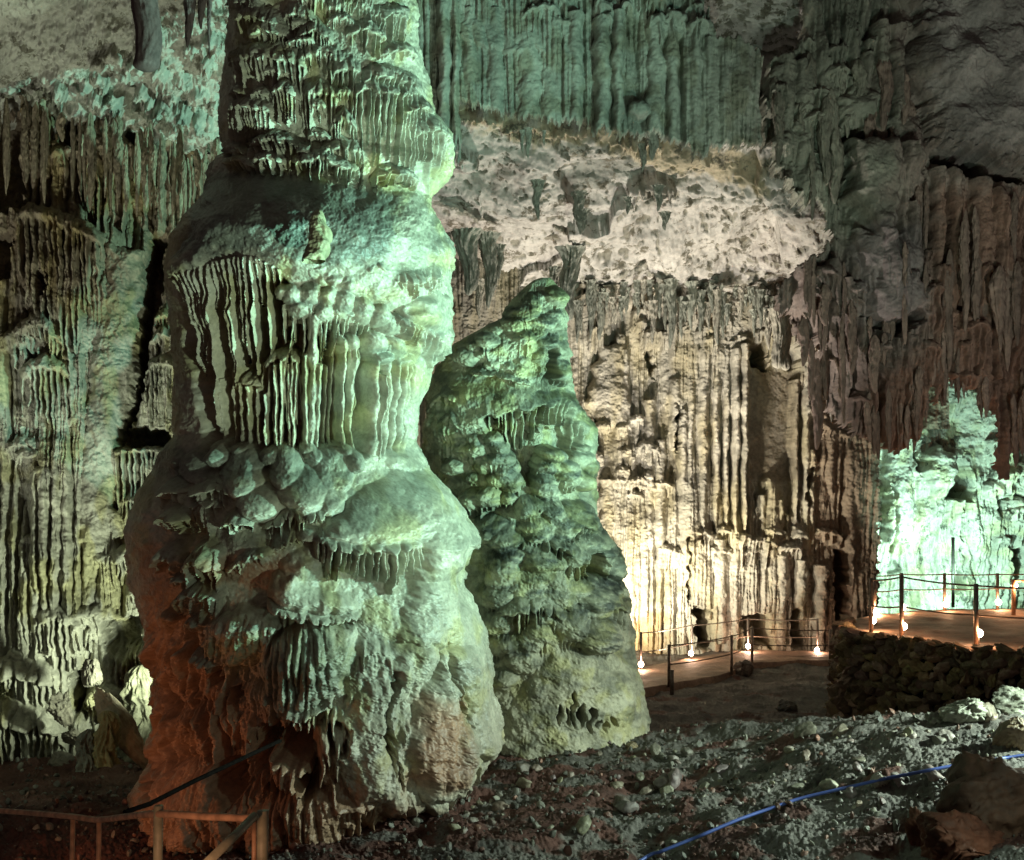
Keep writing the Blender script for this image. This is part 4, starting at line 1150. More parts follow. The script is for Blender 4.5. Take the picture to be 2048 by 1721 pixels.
c.pillow([(1700, 460), (1840, 470), (1850, 560), (1720, 560)], 0, 34, 40)
for poly, z in [([(1850, 305), (1960, 300), (1990, 335), (2060, 345), (2060, 372), (1960, 362), (1900, 345)], -160), ([(1670, 265), (1780, 262), (1790, 285), (1690, 292), (1690, 420), (1668, 400)], -130), ([(1525, 120), (1540, 100), (1534, 240), (1524, 260)], -90),
                ([(1840, 310), (1852, 310), (1850, 560), (1840, 520)], -60), ([(1740, 655), (1830, 620), (1840, 650), (1790, 680)], -90), ([(1690, 150), (1710, 140), (1705, 175)], -50)]:
    c.pillow(poly, z, 0, 16, rough=6, sink=True)
hang(c, [(1560, -200), (1604, 20), (1610, 80), (1570, 110), (1530, 120), (1522, 230), (1540, 330), (1575, 395), (1600, 425), (1630, 412), (1672, 470), (1640, 500), (1605, 528), (1560, 565), (1550, 640), (1590, 620), (1600, 680), (1640, 700), (1655, 790), (1690, 850), (1730, 890),
         (1742, 830), (1765, 905), (1800, 905), (1842, 868), (1848, 792), (1862, 775), (1875, 805), (1883, 758), (1905, 762), (1930, 790), (1955, 776), (1972, 812), (1990, 800), (1994, 960), (2008, 962), (2028, 876), (2060, 830), (2320, 860), (2320, -200)], 7, 80, 10, 155)
c.rough(7, 60, 2.6, 16, 1.2, 5)
c.H += (2.5 * np.abs(fbm(c.X / 16, c.Y / 14, 3, 157)) + 26 * fbm(c.X / 85, c.Y / 70, 2, 159)) * (1 - vert)
c.T *= np.array([1.0, 1.0, 1.0], np.float32)
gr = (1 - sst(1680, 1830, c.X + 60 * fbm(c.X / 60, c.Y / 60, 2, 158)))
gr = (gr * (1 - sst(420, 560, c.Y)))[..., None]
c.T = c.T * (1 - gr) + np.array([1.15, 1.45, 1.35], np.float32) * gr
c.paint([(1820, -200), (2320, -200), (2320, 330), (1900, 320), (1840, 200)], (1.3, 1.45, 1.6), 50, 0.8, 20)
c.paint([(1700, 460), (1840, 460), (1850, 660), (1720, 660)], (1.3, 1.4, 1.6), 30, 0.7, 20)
c.paint([(1860, 380), (2320, 380), (2320, 960), (1760, 960), (1700, 800), (1840, 700)], (1.05, 0.78, 0.68), 60, 0.9, 20)


def D_right(x, y):
    return 26.5 - 2.8 * sst(1500, 2300, x) + 1.6 * sst(500, 800, y) * (1 - sst(1600, 1800, x))


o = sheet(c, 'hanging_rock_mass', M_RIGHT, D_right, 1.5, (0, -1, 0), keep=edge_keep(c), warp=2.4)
tag(o, 'huge dark brown mass of fused stalactites hanging over the right side', 'rock formation')

# ================================================================== single stalactites
ST = [  # x, top, tip, half width, depth, ending, material, label
    (292, -60, 142, 27, 13.0, 0.06, M_TREE, 'thick dark red brown stalactite with a broken blunt end, top left', 0.07, 0.05),
    (376, -60, 96, 15, 14.2, 0.6, M_TREE, 'dark stalactite between the thick blunt one and the giant column', 0.2, 0.3),
    (402, -60, 60, 12, 14.3, 0.6, M_TREE, 'short dark stalactite nearest the left side of the giant column top', 0.2, 0.3),
    (418, -60, 118, 6, 14.0, 0.8, M_TREE, 'thin dark stalactite hanging close beside the giant column top', 0.2, 0.3),
    (1074, 362, 440, 11, 27.0, 0.8, M_CURT, 'arrow shaped grey stalactite alone on the left of the pale ceiling', 0.25, 0.35),
    (1157, 385, 470, 12, 28.0, 0.5, M_CURT, 'ragged grey stalactite in the middle of the pale ceiling', 0.35, 0.35),
    (1168, 420, 465, 9, 28.2, 0.5, M_CURT, 'stub of a stalactite pressed to the ragged grey one on the pale ceiling', 0.35, 0.35),
    (1286, 290, 345, 8, 25.0, 0.6, M_CURT, 'slim stalactite hanging below the middle of the upper curtain', 0.25, 0.3),
    (1304, 262, 322, 13, 24.6, 0.6, M_CURT, 'wide stalactite below the knob of the upper curtain', 0.25, 0.3),
    (1056, 258, 318, 7, 25.4, 0.6, M_CURT, 'small stalactite under the yellow ledge, greenish', 0.25, 0.3),
    (1044, 262, 308, 5, 25.4, 0.7, M_CURT, 'tiny brown stalactite touching the greenish one under the yellow ledge', 0.25, 0.3),
    (1088, 262, 294, 3.5, 25.5, 0.9, M_CURT, 'needle thin stalactite under the yellow ledge', 0.2, 0.2),
    (1398, 270, 312, 11, 23.2, 0.15, M_CURT, 'square ended stalactite at the lower right of the upper curtain', 0.2, 0.3),
    (1318, 372, 424, 10, 27.6, 0.8, M_CURT, 'dark pointed stalactite below the brown patch of the pale ceiling', 0.35, 0.35),
    (1256, 395, 430, 7, 28.4, 0.8, M_CURT, 'small grey tooth near the centre of the pale ceiling', 0.3, 0.3),
    (1330, 425, 462, 9, 29.0, 0.8, M_CURT, 'crooked grey tooth on the pale ceiling below the dark pointed one', 0.35, 0.3),
    (1224, 502, 528, 6, 31.2, 0.8, M_CURT, 'very small dark tooth low on the pale ceiling', 0.3, 0.3),
    (1340, 530, 570, 12, 32.4, 0.7, M_CURT, 'ragged dark tooth on the lower rim of the pale ceiling', 0.35, 0.3),
    (1432, 538, 570, 12, 32.6, 0.9, M_CURT, 'small triangular tooth on the lower right rim of the pale ceiling', 0.3, 0.3),
    (936, 462, 592, 24, 29.4, 0.3, M_CURT, 'broad dark stalactite close to the right edge of the giant column', 0.25, 0.4),
    (978, 468, 618, 19, 29.8, 0.5, M_CURT, 'long dark stalactite right of the broad one behind the giant column', 0.25, 0.4),
    (1000, 490, 560, 9, 30.0, 0.6, M_CURT, 'narrow stalactite clinging to the right of the long dark one', 0.25, 0.4),
    (958, 560, 640, 11, 31.4, 0.6, M_BACK, 'brown stalactite low behind the dark pair left of the cone tip', 0.25, 0.4),
    (1140, 496, 642, 21, 30.2, 0.4, M_CURT, 'long heavy stalactite hanging just right of the cone stalagmite tip', 0.25, 0.4),
    (1110, 535, 590, 12, 30.8, 0.8, M_CURT, 'short dark stalactite behind the tip of the cone stalagmite', 0.3, 0.4),
    (1182, 562, 680, 9, 32.0, 0.7, M_CURT, 'dark narrow stalactite next to the long heavy one by the cone tip', 0.3, 0.4),
    (1344, 560, 700, 12, 32.3, 0.7, M_CURT, 'longest dark stalactite at the top centre of the warm far wall', 0.25, 0.4),
    (1556, 618, 738, 13, 31.6, 0.12, M_BACK, 'pale blunt stalactite before the dark niche of the far wall', 0.15, 0.4),
    (1572, 618, 742, 11, 31.7, 0.12, M_BACK, 'pale blunt stalactite fused beside its twin before the dark niche', 0.15, 0.4),
    (1590, 600, 640, 8, 31.4, 0.8, M_CURT, 'small tooth above the pale blunt pair', 0.3, 0.3),
    (1660, 690, 845, 9, 29.0, 0.4, M_BACK, 'brown stalactite hanging right of the niche in the far wall', 0.25, 0.4),
]
rr = random.Random(5)
for i, (x, t, b_, w, Y, tip, mat, lab, kn, fl) in enumerate(ST):
    s = Y / F
    o = lump('stalactite', P(x, t, Y), (b_ - t) * s, w * s, w * s * (0.9 if tip < 0.2 else 0.45), mat, i + 3, lean=(rr.uniform(-0.2, 0.2) * w * s, 0), tip=max(tip, 0.06), knob=kn, flut=fl, down=True, nz=90, nt=72)
    tag(o, lab, 'stalactite')
k = 0
for i in range(120):   # fringe along the top of the far wall
    x = 1150 + i * 4.0 + rr.uniform(-4, 4)
    if abs(x - 1344) < 12 or 1545 < x < 1585:
        continue
    top = np.interp(x, [1160, 1440, 1540, 1620], [560, 566, 585, 560]) + rr.uniform(-8, 44)
    L = 16 + 90 * rr.random() ** 2.2
    w = 2.6 + L * rr.uniform(0.04, 0.10)
    Y = 32.6 + rr.uniform(-0.5, 0.5)
    s = Y / F
    o = lump('stalactite', P(x, top, Y), L * s, w * s, w * s * 0.5, M_CURT if rr.random() < 0.6 else M_BACK, 60 + i, tip=0.7, knob=0.35, flut=0.4, down=True, nz=40, nt=32, tint=(rr.uniform(0.8, 1.2),) * 3)
    tag(o, 'small brown stalactite in the crowded fringe where ceiling meets far wall', 'stalactite', 'fringe of small stalactites along the far wall top')
    k += 1

for i in range(124):   # overlapping layers over the upper right
    if i < 26:
        x, top = rr.uniform(1545, 1700), rr.uniform(90, 300)
        L, w = rr.uniform(50, 130), rr.uniform(5, 12)
    elif i < 48:
        x, top = rr.uniform(1600, 1790), rr.uniform(500, 730)
        L, w = rr.uniform(60, 150), rr.uniform(5, 11)
    elif i < 68:
        x, top = rr.uniform(1800, 2060), rr.uniform(350, 600)
        L, w = rr.uniform(100, 200), rr.uniform(6, 14)
    else:
        x, top = rr.uniform(1690, 1840), rr.uniform(60, 240)
        L, w = rr.uniform(50, 150), rr.uniform(7, 16)
    fw = rr.uniform(-0.05, 0.28)
    if i >= 78:
        x = rr.uniform(1735, 2060)
        edge = float(np.interp(x, [1735, 1765, 1800, 1845, 1862, 1905, 1975, 1992, 2010, 2060], [850, 890, 890, 850, 780, 765, 800, 930, 930, 840]))
        top, L, w = edge - rr.uniform(40, 130), rr.uniform(60, 150), rr.uniform(4, 10)
        L = min(L, edge + 42 - top)
    elif i % 3 == 0:
        L, w, fw = L * 1.4, w * 1.35, rr.uniform(0.2, 0.5)
    Y = float(D_right(np.float32(x), np.float32(top))) - fw
    s = Y / F
    g = rr.uniform(0.85, 1.3)
    tn = (g, g * 1.2, g * 1.1) if x < 1720 and top < 400 else (g, g * 0.9, g * 0.85)
    o = lump('stalactite', P(x, top, Y), L * s, w * s, w * s * 0.6, M_RIGHT, 300 + i, sunk=True, tip=rr.uniform(0.35, 0.8), knob=0.3, flut=0.4, down=True, nz=60, nt=40, tint=tn)
    tag(o, 'brown stalactite among the overlapping layers on the upper right rock mass', 'stalactite', 'layered stalactites on the upper right')
for i in range(46):   # brown ones over the left wall
    x = rr.uniform(-40, 440)
    top = 190 + 0.22 * x + rr.uniform(-20, 50)
    L, w = rr.uniform(40, 200), rr.uniform(4, 11)
    Y = 18.9 + 0.9 * rr.random()
    s = Y / F
    g = rr.uniform(0.7, 1.1)
    o = lump('stalactite', P(x, top, Y), L * s, w * s, w * s * 0.6, M_LEFT, 400 + i, sunk=True, tip=rr.uniform(0.35, 0.8), knob=0.3, flut=0.4, down=True, nz=60, nt=40, tint=(g, g * 0.86, g * 0.74))
    tag(o, 'brown stalactite in the rows hanging below the top left ceiling', 'stalactite', 'stalactites over the left wall')

# ================================================================== ground
PLAT_Z, PATH_Z = 1.2, -0.6


def ground_z(x, y):
    side = np.where(x > 1.5, 0.21 * np.maximum(x - 1.5, 0) ** 1.05, 0)
    crest = np.interp(x, [-20, 1.5, 3.0, 4.5, 6.5, 9, 30], [17.4, 17.4, 17.0, 15.6, 13.9, 13.2, 13.2])
    f = 1 - sst(0, 2.6, y - crest)
    z = -0.75 + (0.95 + side) * f
    lf = sst(-1.5, -4.5, x)
    z = z * (1 - lf) + (-0.05 - 0.35 * sst(14, 18, y)) * lf
    z = z + 0.15 * fbm(x / 1.9, y / 1.9, 3, 200) * (0.5 + 0.5 * f) + 0.055 * fbm(x / 0.45, y / 0.6, 3, 203)
    near = 1 - sst(7.0, 9.5, y)
    return z - near * 0.5


def rows(y0, y1, px):
    r, y = [], y0
    while y < y1:
        r.append(y)
        y += max(0.012, px * y * y / (F * 4.2))
    return np.array(r, np.float32)


yr = rows(5.0, 40.0, 1.5)
pxs = np.arange(-340, 2420, 2.0, dtype=np.float32)
PXg, Yg = np.meshgrid(pxs, yr)
Xg = (PXg - HX) / F * Yg
Zg = ground_z(Xg, Yg)
pebble = np.abs(fbm(Xg * 9, Yg * 9, 3, 206))
Zg = Zg + 0.05 * pebble * sst(-0.3, 0.4, fbm(Xg / 1.3, Yg / 1.3, 2, 207)) + 0.016 * fbm(Xg * 22, Yg * 22, 2, 208)
red = sst(-0.05, 0.25, fbm(Xg / 0.8, Yg / 0.8, 4, 209) - 0.12 * (Xg - 2))[..., None]
Tg = np.ones(Xg.shape + (3,), np.float32) * (1 - red * np.array([0.25, 0.62, 0.66], np.float32))
G = np.stack([Xg, Yg, Zg], -1)
me = raw_mesh('ground', G.reshape(-1, 3), grid_quads(*Xg.shape)[:, ::-1], Tg.reshape(-1, 3))
o = link(me, 'ground', M_GROUND)
tag(o, 'rough stony cave floor', kind='structure')


def gz(x, y):
    return float(ground_z(np.array([[x]], np.float32), np.array([[y]], np.float32))[0, 0])


# rocks
_ico = None


def ico(sub=3):
    import bmesh
    bm = bmesh.new()
    bmesh.ops.create_icosphere(bm, subdivisions=sub, radius=1)
    V = np.array([v.co[:] for v in bm.verts], np.float32)
    T = np.array([[v.index for v in f.verts] for f in bm.faces], np.int32)
    bm.free()
    return V, T


ICO = {k: ico(k) for k in (1, 2, 3, 4, 5)}


def rock_verts(V, seed, amp=0.35, chop=5):
    r = random.Random(seed)
    U = V.copy()
    for _ in range(chop):
        n = np.array(Vector((r.gauss(0, 1), r.gauss(0, 1), r.gauss(0, 1))).normalized()[:], np.float32)
        d = r.uniform(0.45, 0.85)
        k = U @ n
        U = U - np.maximum(k - d, 0)[:, None] * n * 0.9
    nn = fbm(V[:, 0] * 1.6 + seed, V[:, 1] * 1.6 + V[:, 2] * 1.3, 4, seed % 50)
    return U * (1 + amp * 0.5 * nn)[:, None]


def rot3(a, b, g):
    from mathutils import Euler
    return np.array(Euler((a, b, g)).to_matrix(), np.float32)


def rock(name, loc, size, seed, mat, label, group=None, cat='rock', rot=(0, 0, 0), sub=5, amp=0.45, tint=(1, 1, 1), chop=7):
    V, T = ICO[sub]
    U = rock_verts(V, seed, amp, chop)
    U = U + (V * (0.10 * fbm(V[:, 0] * 6 + seed, V[:, 1] * 6 + V[:, 2] * 5, 3, 9))[:, None])
    U = (U * np.array(size, np.float32)) @ rot3(*rot).T
    me = raw_mesh(name, U, T, np.tile(np.array(tint, np.float32), (len(U), 1)))
    o = link(me, name, mat)
    o.location = loc
    tag(o, label, cat, group)
    return o


def on_ground(px, py, lo=8.0, hi=34.0):
    for Y in np.arange(lo, hi, 0.05):
        if EZ + (HY - py) / F * Y < gz((px - HX) / F * Y, Y):
            return Vector(((px - HX) / F * Y, Y, gz((px - HX) / F * Y, Y)))
    return P(px, py, hi)


for px, py, s, sd, lab, col, rt in [
        (2010, 1660, (0.55, 0.5, 0.5), 3, 'large dark jagged boulder at the right edge beneath the hose', (0.34, 0.2, 0.16), (0.2, 0.3, 0)),
        (2030, 1500, (0.20, 0.16, 0.30), 8, 'brown wedge shaped rock leaning up just above the hose', (1.0, 0.75, 0.5), (0.2, 0.5, 0)),
        (1930, 1740, (0.6, 0.4, 0.30), 12, 'broad ruddy boulder in the bottom right corner', (0.6, 0.26, 0.2), (0, 0.1, 0.4)),
        (1850, 1690, (0.16, 0.14, 0.26), 15, 'small red pointed rock left of the bottom right boulder', (0.6, 0.28, 0.2), (0.1, -0.3, 0)),
        (1758, 1572, (0.09, 0.08, 0.12), 18, 'small pale forked rock right under the blue hose', (1.6, 1.5, 1.4), (0.3, 0.6, 0)),
        (1930, 1440, (0.30, 0.28, 0.22), 21, 'rounded pale boulder on the crest of the stony slope', (1.2, 1.25, 1.1), (0, 0, 0)),
        (1870, 1445, (0.14, 0.12, 0.09), 24, 'small rock left of the rounded crest boulder', (1.1, 1.1, 1.0), (0, 0, 0)),
        (2040, 1420, (0.35, 0.3, 0.22), 27, 'pale boulder where the crest meets the right edge', (1.2, 1.25, 1.1), (0, 0.2, 0)),
        (1572, 1420, (0.22, 0.2, 0.22), 30, 'lone dim rock standing in the dark hollow before the path', (1.3, 1.25, 1.2), (0, 0, 0.4)),
        (1490, 1350, (0.30, 0.3, 0.26), 33, 'dark boulder at the bend of the lit path', (0.7, 0.6, 0.55), (0, 0, 0)),
        (960, 1530, (0.18, 0.16, 0.15), 36, 'dark rounded stone wedged between the two big formations', (0.8, 0.8, 0.75), (0, 0, 0)),
        (1265, 1500, (0.10, 0.09, 0.08), 39, 'ochre rock at the right foot of the cone stalagmite', (1.2, 0.95, 0.6), (0, 0, 0.4)),
        (540, 1700, (0.16, 0.12, 0.12), 42, 'green tinged stone beside the rail end post', (1.1, 1.2, 0.9), (0, 0, 0))]:
    p = on_ground(px, min(py, 1712))
    rock('rock', p + Vector((0, 0, s[2] * 0.35)), s, sd, M_WALLST if col[0] < 0.9 and py != 1350 else M_RUBBLE, lab, tint=col, rot=rt)

# loose fallen stones: the biggest as single things, the fine rubble as one mass
rr = random.Random(77)
V1, T1 = ICO[3]
n_st = 0
for i in range(150):
    px = rr.uniform(900, 2048)
    base = np.interp(px, [900, 1000, 1300, 1500, 2048], [1640, 1540, 1490, 1475, 1420])
    py = base + abs(rr.gauss(0, 1)) * 70 + 6
    if py > 1716:
        continue
    p = on_ground(px, py)
    s = (0.03 + 0.11 * rr.random() ** 3) * (1.3 if px < 1350 and py < 1600 else 1.0)
    sz = (s * rr.uniform(0.8, 1.5), s * rr.uniform(0.7, 1.2), s * rr.uniform(0.5, 0.9))
    g = rr.uniform(0.6, 1.5)
    rock('stone', p + Vector((0, 0, sz[2] * 0.4)), sz, 100 + i, M_RUBBLE, 'loose grey stone lying among the rubble on the lit slope', 'loose stones strewn over the slope', cat='stone', rot=(rr.random(), rr.random(), rr.random() * 6), sub=3, tint=(g, g * rr.uniform(0.8, 1), g * rr.uniform(0.7, 0.95)), chop=8)
VV, TT, CC = [], [], []
V1, T1 = ICO[2]
shapes = [rock_verts(V1, 300 + k, 0.4, 6) for k in range(14)]
nb = 0
px_ = np.array([rr.uniform(-200, 2200) for _ in range(5600)], np.float32)
Y_ = np.array([9.5 + 9.5 * rr.random() ** 1.1 for _ in range(5600)], np.float32)
X_ = (px_ - HX) / F * Y_
Z_ = ground_z(X_[None], Y_[None])[0]
for x, y, z in zip(X_, Y_, Z_):
    s = 0.010 + 0.045 * rr.random() ** 4
    if rr.random() < 0.35 and x > 3:
        continue
    U = (shapes[rr.randrange(14)] * np.array([s * rr.uniform(0.8, 1.5), s * rr.uniform(0.8, 1.3), s * rr.uniform(0.5, 0.9)], np.float32)) @ rot3(rr.random() * 2, rr.random() * 2, rr.random() * 6).T
    VV.append(U + np.array([x, y, z + s * 0.35 + 0.015], np.float32))
    TT.append(T1 + nb)
    g = rr.choice((0.3, 0.45, 0.6, 0.75, 1.2))
    if rr.random() < 0.3:
        CC.append(np.tile(np.array([g * 1.1, g * 0.6, g * 0.5], np.float32), (len(U), 1)))
    else:
        CC.append(np.tile(np.array([g, g, g * 0.92], np.float32), (len(U), 1)))
    nb += len(U)
me = raw_mesh('rubble', np.concatenate(VV), np.concatenate(TT), np.concatenate(CC), smooth=False)
tag(link(me, 'rubble', M_RUBBLE), 'fine stony rubble covering the cave floor', kind='stuff')

# --- left: fallen slab and stub stalagmites
p = P(245, 1528, 16.6)
rock('fallen_slab', P(246, 1462, 16.7), (0.22, 0.14, 0.72), 50, M_WALLST, 'long grey slab leaning to the left against the left wall', cat='rock slab', rot=(0.1, -0.52, 0.2), tint=(1.9, 2.1, 2.0), amp=0.2, chop=9)
tag(lump('stalagmite', P(214, 1530, 16.2), 0.80, 0.16, 0.13, M_LEFT, 9, tip=0.3, knob=0.45, nknob=3.2, flut=0.2, tint=(1, 0.95, 0.6)), 'stubby yellowish stalagmite beside the leaning slab', 'stalagmite')
tag(lump('stalagmite', P(174, 1540, 16.2), 0.60, 0.15, 0.12, M_LEFT, 13, tip=0.3, knob=0.45, nknob=3.2, flut=0.2, tint=(0.6, 0.65, 0.65)), 'stubby grey stalagmite left of the yellowish one', 'stalagmite')
for px, py, s, sd, lab in [(120, 1530, (0.22, 0.2, 0.2), 61, 'dark rock at the foot of the left wall, near the grey stub'), (125, 1420, (0.22, 0.2, 0.28), 64, 'dark grey rock in the dark gap of the left wall'),
                           (185, 1350, (0.16, 0.16, 0.30), 67, 'dark bluish rock high in the gap above the leaning slab'), (150, 1475, (0.2, 0.18, 0.14), 70, 'small rock resting over the grey stub stalagmite')]:
    rock('rock', P(px, py, 17.9), s, sd, M_WALLST, lab, tint=(0.6, 0.7, 0.7))
tag(lump('stalagmite', P(292, 1530, 18.6), 1.7, 0.42, 0.30, M_LEFT, 17, tint=(0.6, 0.6, 0.5), tip=0.35, knob=0.3, flut=0.1, vf=1.6, nz=140, nt=120), 'squat yellow green stalagmite behind the left edge of the giant column foot', 'stalagmite')

# ================================================================== far path with rope rails
def strip(name, near, far, z, mat, n=60, zfn=None, label=None, th=0.25):
    near, far = np.array(near, np.float32), np.array(far, np.float32)

    def res(a):
        s = np.concatenate([[0], np.cumsum(np.linalg.norm(np.diff(a, axis=0), axis=1))])
        t = np.linspace(0, s[-1], n)
        return np.stack([np.interp(t, s, a[:, 0]), np.interp(t, s, a[:, 1])], -1)
    A, B = res(near), res(far)
    m = 34
    G = np.zeros((m + 2, n, 3), np.float32)
    for i in range(m):
        q = i / (m - 1)
        G[i + 1, :, :2] = A * (1 - q) + B * q
        G[i + 1, :, 2] = z + 0.03 * fbm(G[i + 1, :, 0] * 1.5, G[i + 1, :, 1] * 1.5, 4, 220)
    G[0] = G[1]
    G[0, :, 2] -= th
    G[0, :, 1] -= 0.06
    G[-1] = G[-2]
    G[-1, :, 2] -= th
    me = raw_mesh(name, G.reshape(-1, 3), grid_quads(m + 2, n)[:, ::-1], np.ones(((m + 2) * n, 3), np.float32))
    o = link(me, name, mat)
    tag(o, label, kind='structure')
    return o


def onz(px, py, z):
    Y = F * (EZ - z) / (py - HY)
    return ((px - HX) / F * Y, Y)


strip('path', [onz(1180, 1402, PATH_Z), onz(1290, 1378, PATH_Z), onz(1400, 1358, PATH_Z), onz(1462, 1345, PATH_Z), onz(1500, 1326, PATH_Z), onz(1600, 1321, PATH_Z), onz(1760, 1320, PATH_Z)],
      [onz(1180, 1345, PATH_Z), onz(1290, 1334, PATH_Z), onz(1380, 1316, PATH_Z), onz(1470, 1303, PATH_Z), onz(1520, 1300, PATH_Z), onz(1620, 1303, PATH_Z), onz(1760, 1304, PATH_Z)], PATH_Z, M_PATH,
      label='clay walking path along the foot of the far wall')

# platform
NEAR = [onz(1688, 1262, PLAT_Z), onz(1700, 1268, PLAT_Z), onz(1740, 1274, PLAT_Z), onz(1810, 1283, PLAT_Z), onz(1880, 1292, PLAT_Z), onz(1950, 1300, PLAT_Z), onz(2048, 1306, PLAT_Z), onz(2320, 1310, PLAT_Z)]
FARP = [onz(1688, 1250, PLAT_Z), onz(1702, 1240, PLAT_Z), onz(1750, 1230, PLAT_Z), onz(1810, 1223, PLAT_Z), onz(1890, 1220, PLAT_Z), onz(1960, 1218, PLAT_Z), onz(2048, 1216, PLAT_Z), onz(2320, 1214, PLAT_Z)]
strip('platform', NEAR, FARP, PLAT_Z, M_PATH, n=120, label='raised round viewing platform of trodden red earth', th=0.3)

# dry stone retaining wall: stones set in courses round the platform front
rr = random.Random(91)
wp = [onz(1702, 1240, PLAT_Z), onz(1686, 1250, PLAT_Z)] + NEAR
wp = [Vector((a, b, 0)) for a, b in wp]
seglen = [0]
for a, b in zip(wp, wp[1:]):
    seglen.append(seglen[-1] + (b - a).length)


def along(s):
    for i in range(len(wp) - 1):
        if s <= seglen[i + 1]:
            t = (s - seglen[i]) / max(1e-6, seglen[i + 1] - seglen[i])
            return wp[i].lerp(wp[i + 1], t), (wp[i + 1] - wp[i]).normalized()
    return wp[-1], (wp[-1] - wp[-2]).normalized()


VV, TT, CC, nb = [], [], [], 0
V1, T1 = ICO[3]
wshapes = [rock_verts(V1, 500 + k, 0.6, 12) for k in range(20)]
z = -0.85
while z < PLAT_Z + 0.04:
    h = rr.uniform(0.10, 0.20)
    s = rr.uniform(0, 0.2)
    while s < seglen[-1]:
        w = rr.uniform(0.09, 0.40)
        p, d = along(s + w / 2)
        nrm = Vector((d.y, -d.x, 0))
        U = wshapes[rr.randrange(20)] * np.array([w * 0.66, 0.2, h * rr.uniform(0.6, 0.95)], np.float32)
        a = math.atan2(d.y, d.x)
        U = U @ rot3(rr.uniform(-0.4, 0.4), rr.uniform(-0.5, 0.5), a).T
        off = (1.2 - z) * 0.08 + rr.uniform(-0.09, 0.07)
        VV.append(U + np.array([p.x + nrm.x * off, p.y + nrm.y * off, z + h / 2 + rr.uniform(-0.04, 0.04)], np.float32))
        TT.append(T1 + nb)
        nb += len(U)
        g = rr.uniform(0.6, 1.7)
        CC.append(np.tile(np.array([g, g * rr.uniform(0.78, 1), g * rr.uniform(0.6, 0.9)], np.float32), (len(U), 1)))
        s += w
    z += h * 0.92
me = raw_mesh('retaining_wall', np.concatenate(VV), np.concatenate(TT), np.concatenate(CC), smooth=False)
wall = link(me, 'retaining_wall', M_WALLST)
tag(wall, 'curved dry stone retaining wall holding up the round platform', 'stone wall')
cv_, cq = [], []
for i, s in enumerate(np.linspace(0, seglen[-1], 60)):
    p, d = along(float(s))
    nrm = Vector((-d.y, d.x, 0))
    q = p + nrm * 0.06
    cv_ += [(q.x, q.y, -1.0), (q.x, q.y, PLAT_Z - 0.02)]
for i in range(59):
    cq.append((2 * i, 2 * i + 2, 2 * i + 3, 2 * i + 1))
py_mesh('mortar_core', [(cv_, cq)], M_WALLST, parent=wall)


# ================================================================== rails and path lamps
def railing(name, label, posts, rails, r_post, r_rail, m_post, m_rail, hgt):
    """posts: list of (px, base_py, z, height); rails: list of lists of points"""
    b0 = posts[0]
    x, y = onz(b0[0], b0[1], b0[2])
    rt = empty(name, (x, y, b0[2]))
    tag(rt, label, 'railing')
    for (px, py, zz, hh) in posts:
        x, y = onz(px, py, zz)
        py_mesh('post', [tube_mesh([(x, y, zz - 0.05), (x, y, zz + hh)], r_post, 10)], m_post, parent=rt)
    for pts in rails:
        py_mesh('rail', [tube_mesh(pts, r_rail, 8)], m_rail, parent=rt)
    return rt


def rail_pts(posts, frac, sag=0.03):
    out = []
    pp = []
    for (px, py, zz, hh) in posts:
        x, y = onz(px, py, zz)
        pp.append(Vector((x, y, zz + hh * frac)))
    for a, b in zip(pp, pp[1:]):
        for k in range(8):
            t = k / 8
            q = a.lerp(b, t)
            q.z -= sag * 4 * t * (1 - t)
            out.append(q)
    out.append(pp[-1])
    return out


def lamp(px, py, Y, label, group, base_z, watts=9, color=(1.0, 0.66, 0.40)):
    """small lit bulb on a socket and stub, clipped to a rail post"""
    p = P(px, py, Y)
    rt = empty('path_lamp', (p.x, p.y, base_z))
    tag(rt, label, 'lamp', group)
    py_mesh('stem', [tube_mesh([(p.x, p.y, base_z - 0.02), (p.x, p.y, p.z - 0.05)], 0.012, 8)], M_SOCK, parent=rt)
    py_mesh('socket', [tube_mesh([(p.x, p.y + 0.03, p.z - 0.07), (p.x, p.y + 0.05, p.z), (p.x, p.y + 0.03, p.z + 0.03)], [0.025, 0.035, 0.02], 12)], M_SOCK, parent=rt)
    V, T = ICO[3]
    me = raw_mesh('bulb', V * np.array([0.075, 0.075, 0.08], np.float32) + np.array([0, 0, p.z - base_z], np.float32), T)
    o = bpy.data.objects.new('bulb', me)
    me.materials.append(M_BULB)
    COL.objects.link(o)
    o.parent = rt
    l = bpy.data.lights.new('bulb_light', 'POINT')
    l.energy = watts
    l.color = color
    l.shadow_soft_size = 0.07
    lo = bpy.data.objects.new('bulb_light', l)
    COL.objects.link(lo)
    lo.location = (0, -0.16, p.z - base_z + 0.02)
    lo.parent = rt
    return rt


Z0 = PATH_Z
back = [(1282, 1338, Z0, 1.0), (1384, 1318, Z0, 1.0), (1496, 1302, Z0, 1.0), (1635, 1304, Z0, 1.0)]
railing('railing', 'far path railing closest to the warm wall, with rope rails', back, [rail_pts(back, 0.97), rail_pts(back, 0.45)], 0.035, 0.016, M_STEEL, M_ROPE, 1)
front = [(1338, 1370, Z0, 1.0), (1463, 1346, Z0, 1.0), (1504, 1325, Z0, 1.0), (1660, 1322, Z0, 0.9)]
railing('railing', 'near side railing of the far path beside the dark hollow', front, [rail_pts(front, 0.97), rail_pts(front, 0.5)], 0.04, 0.016, M_STEEL, M_ROPE, 1)
tag(py_mesh('stub_post', [tube_mesh([P(1344, 1390, 26.0), P(1344, 1340, 26.0)], 0.05, 10)], M_STEEL), 'short thick post beside the first post of the far path', 'post')
gl = 'small lamps along the far path'
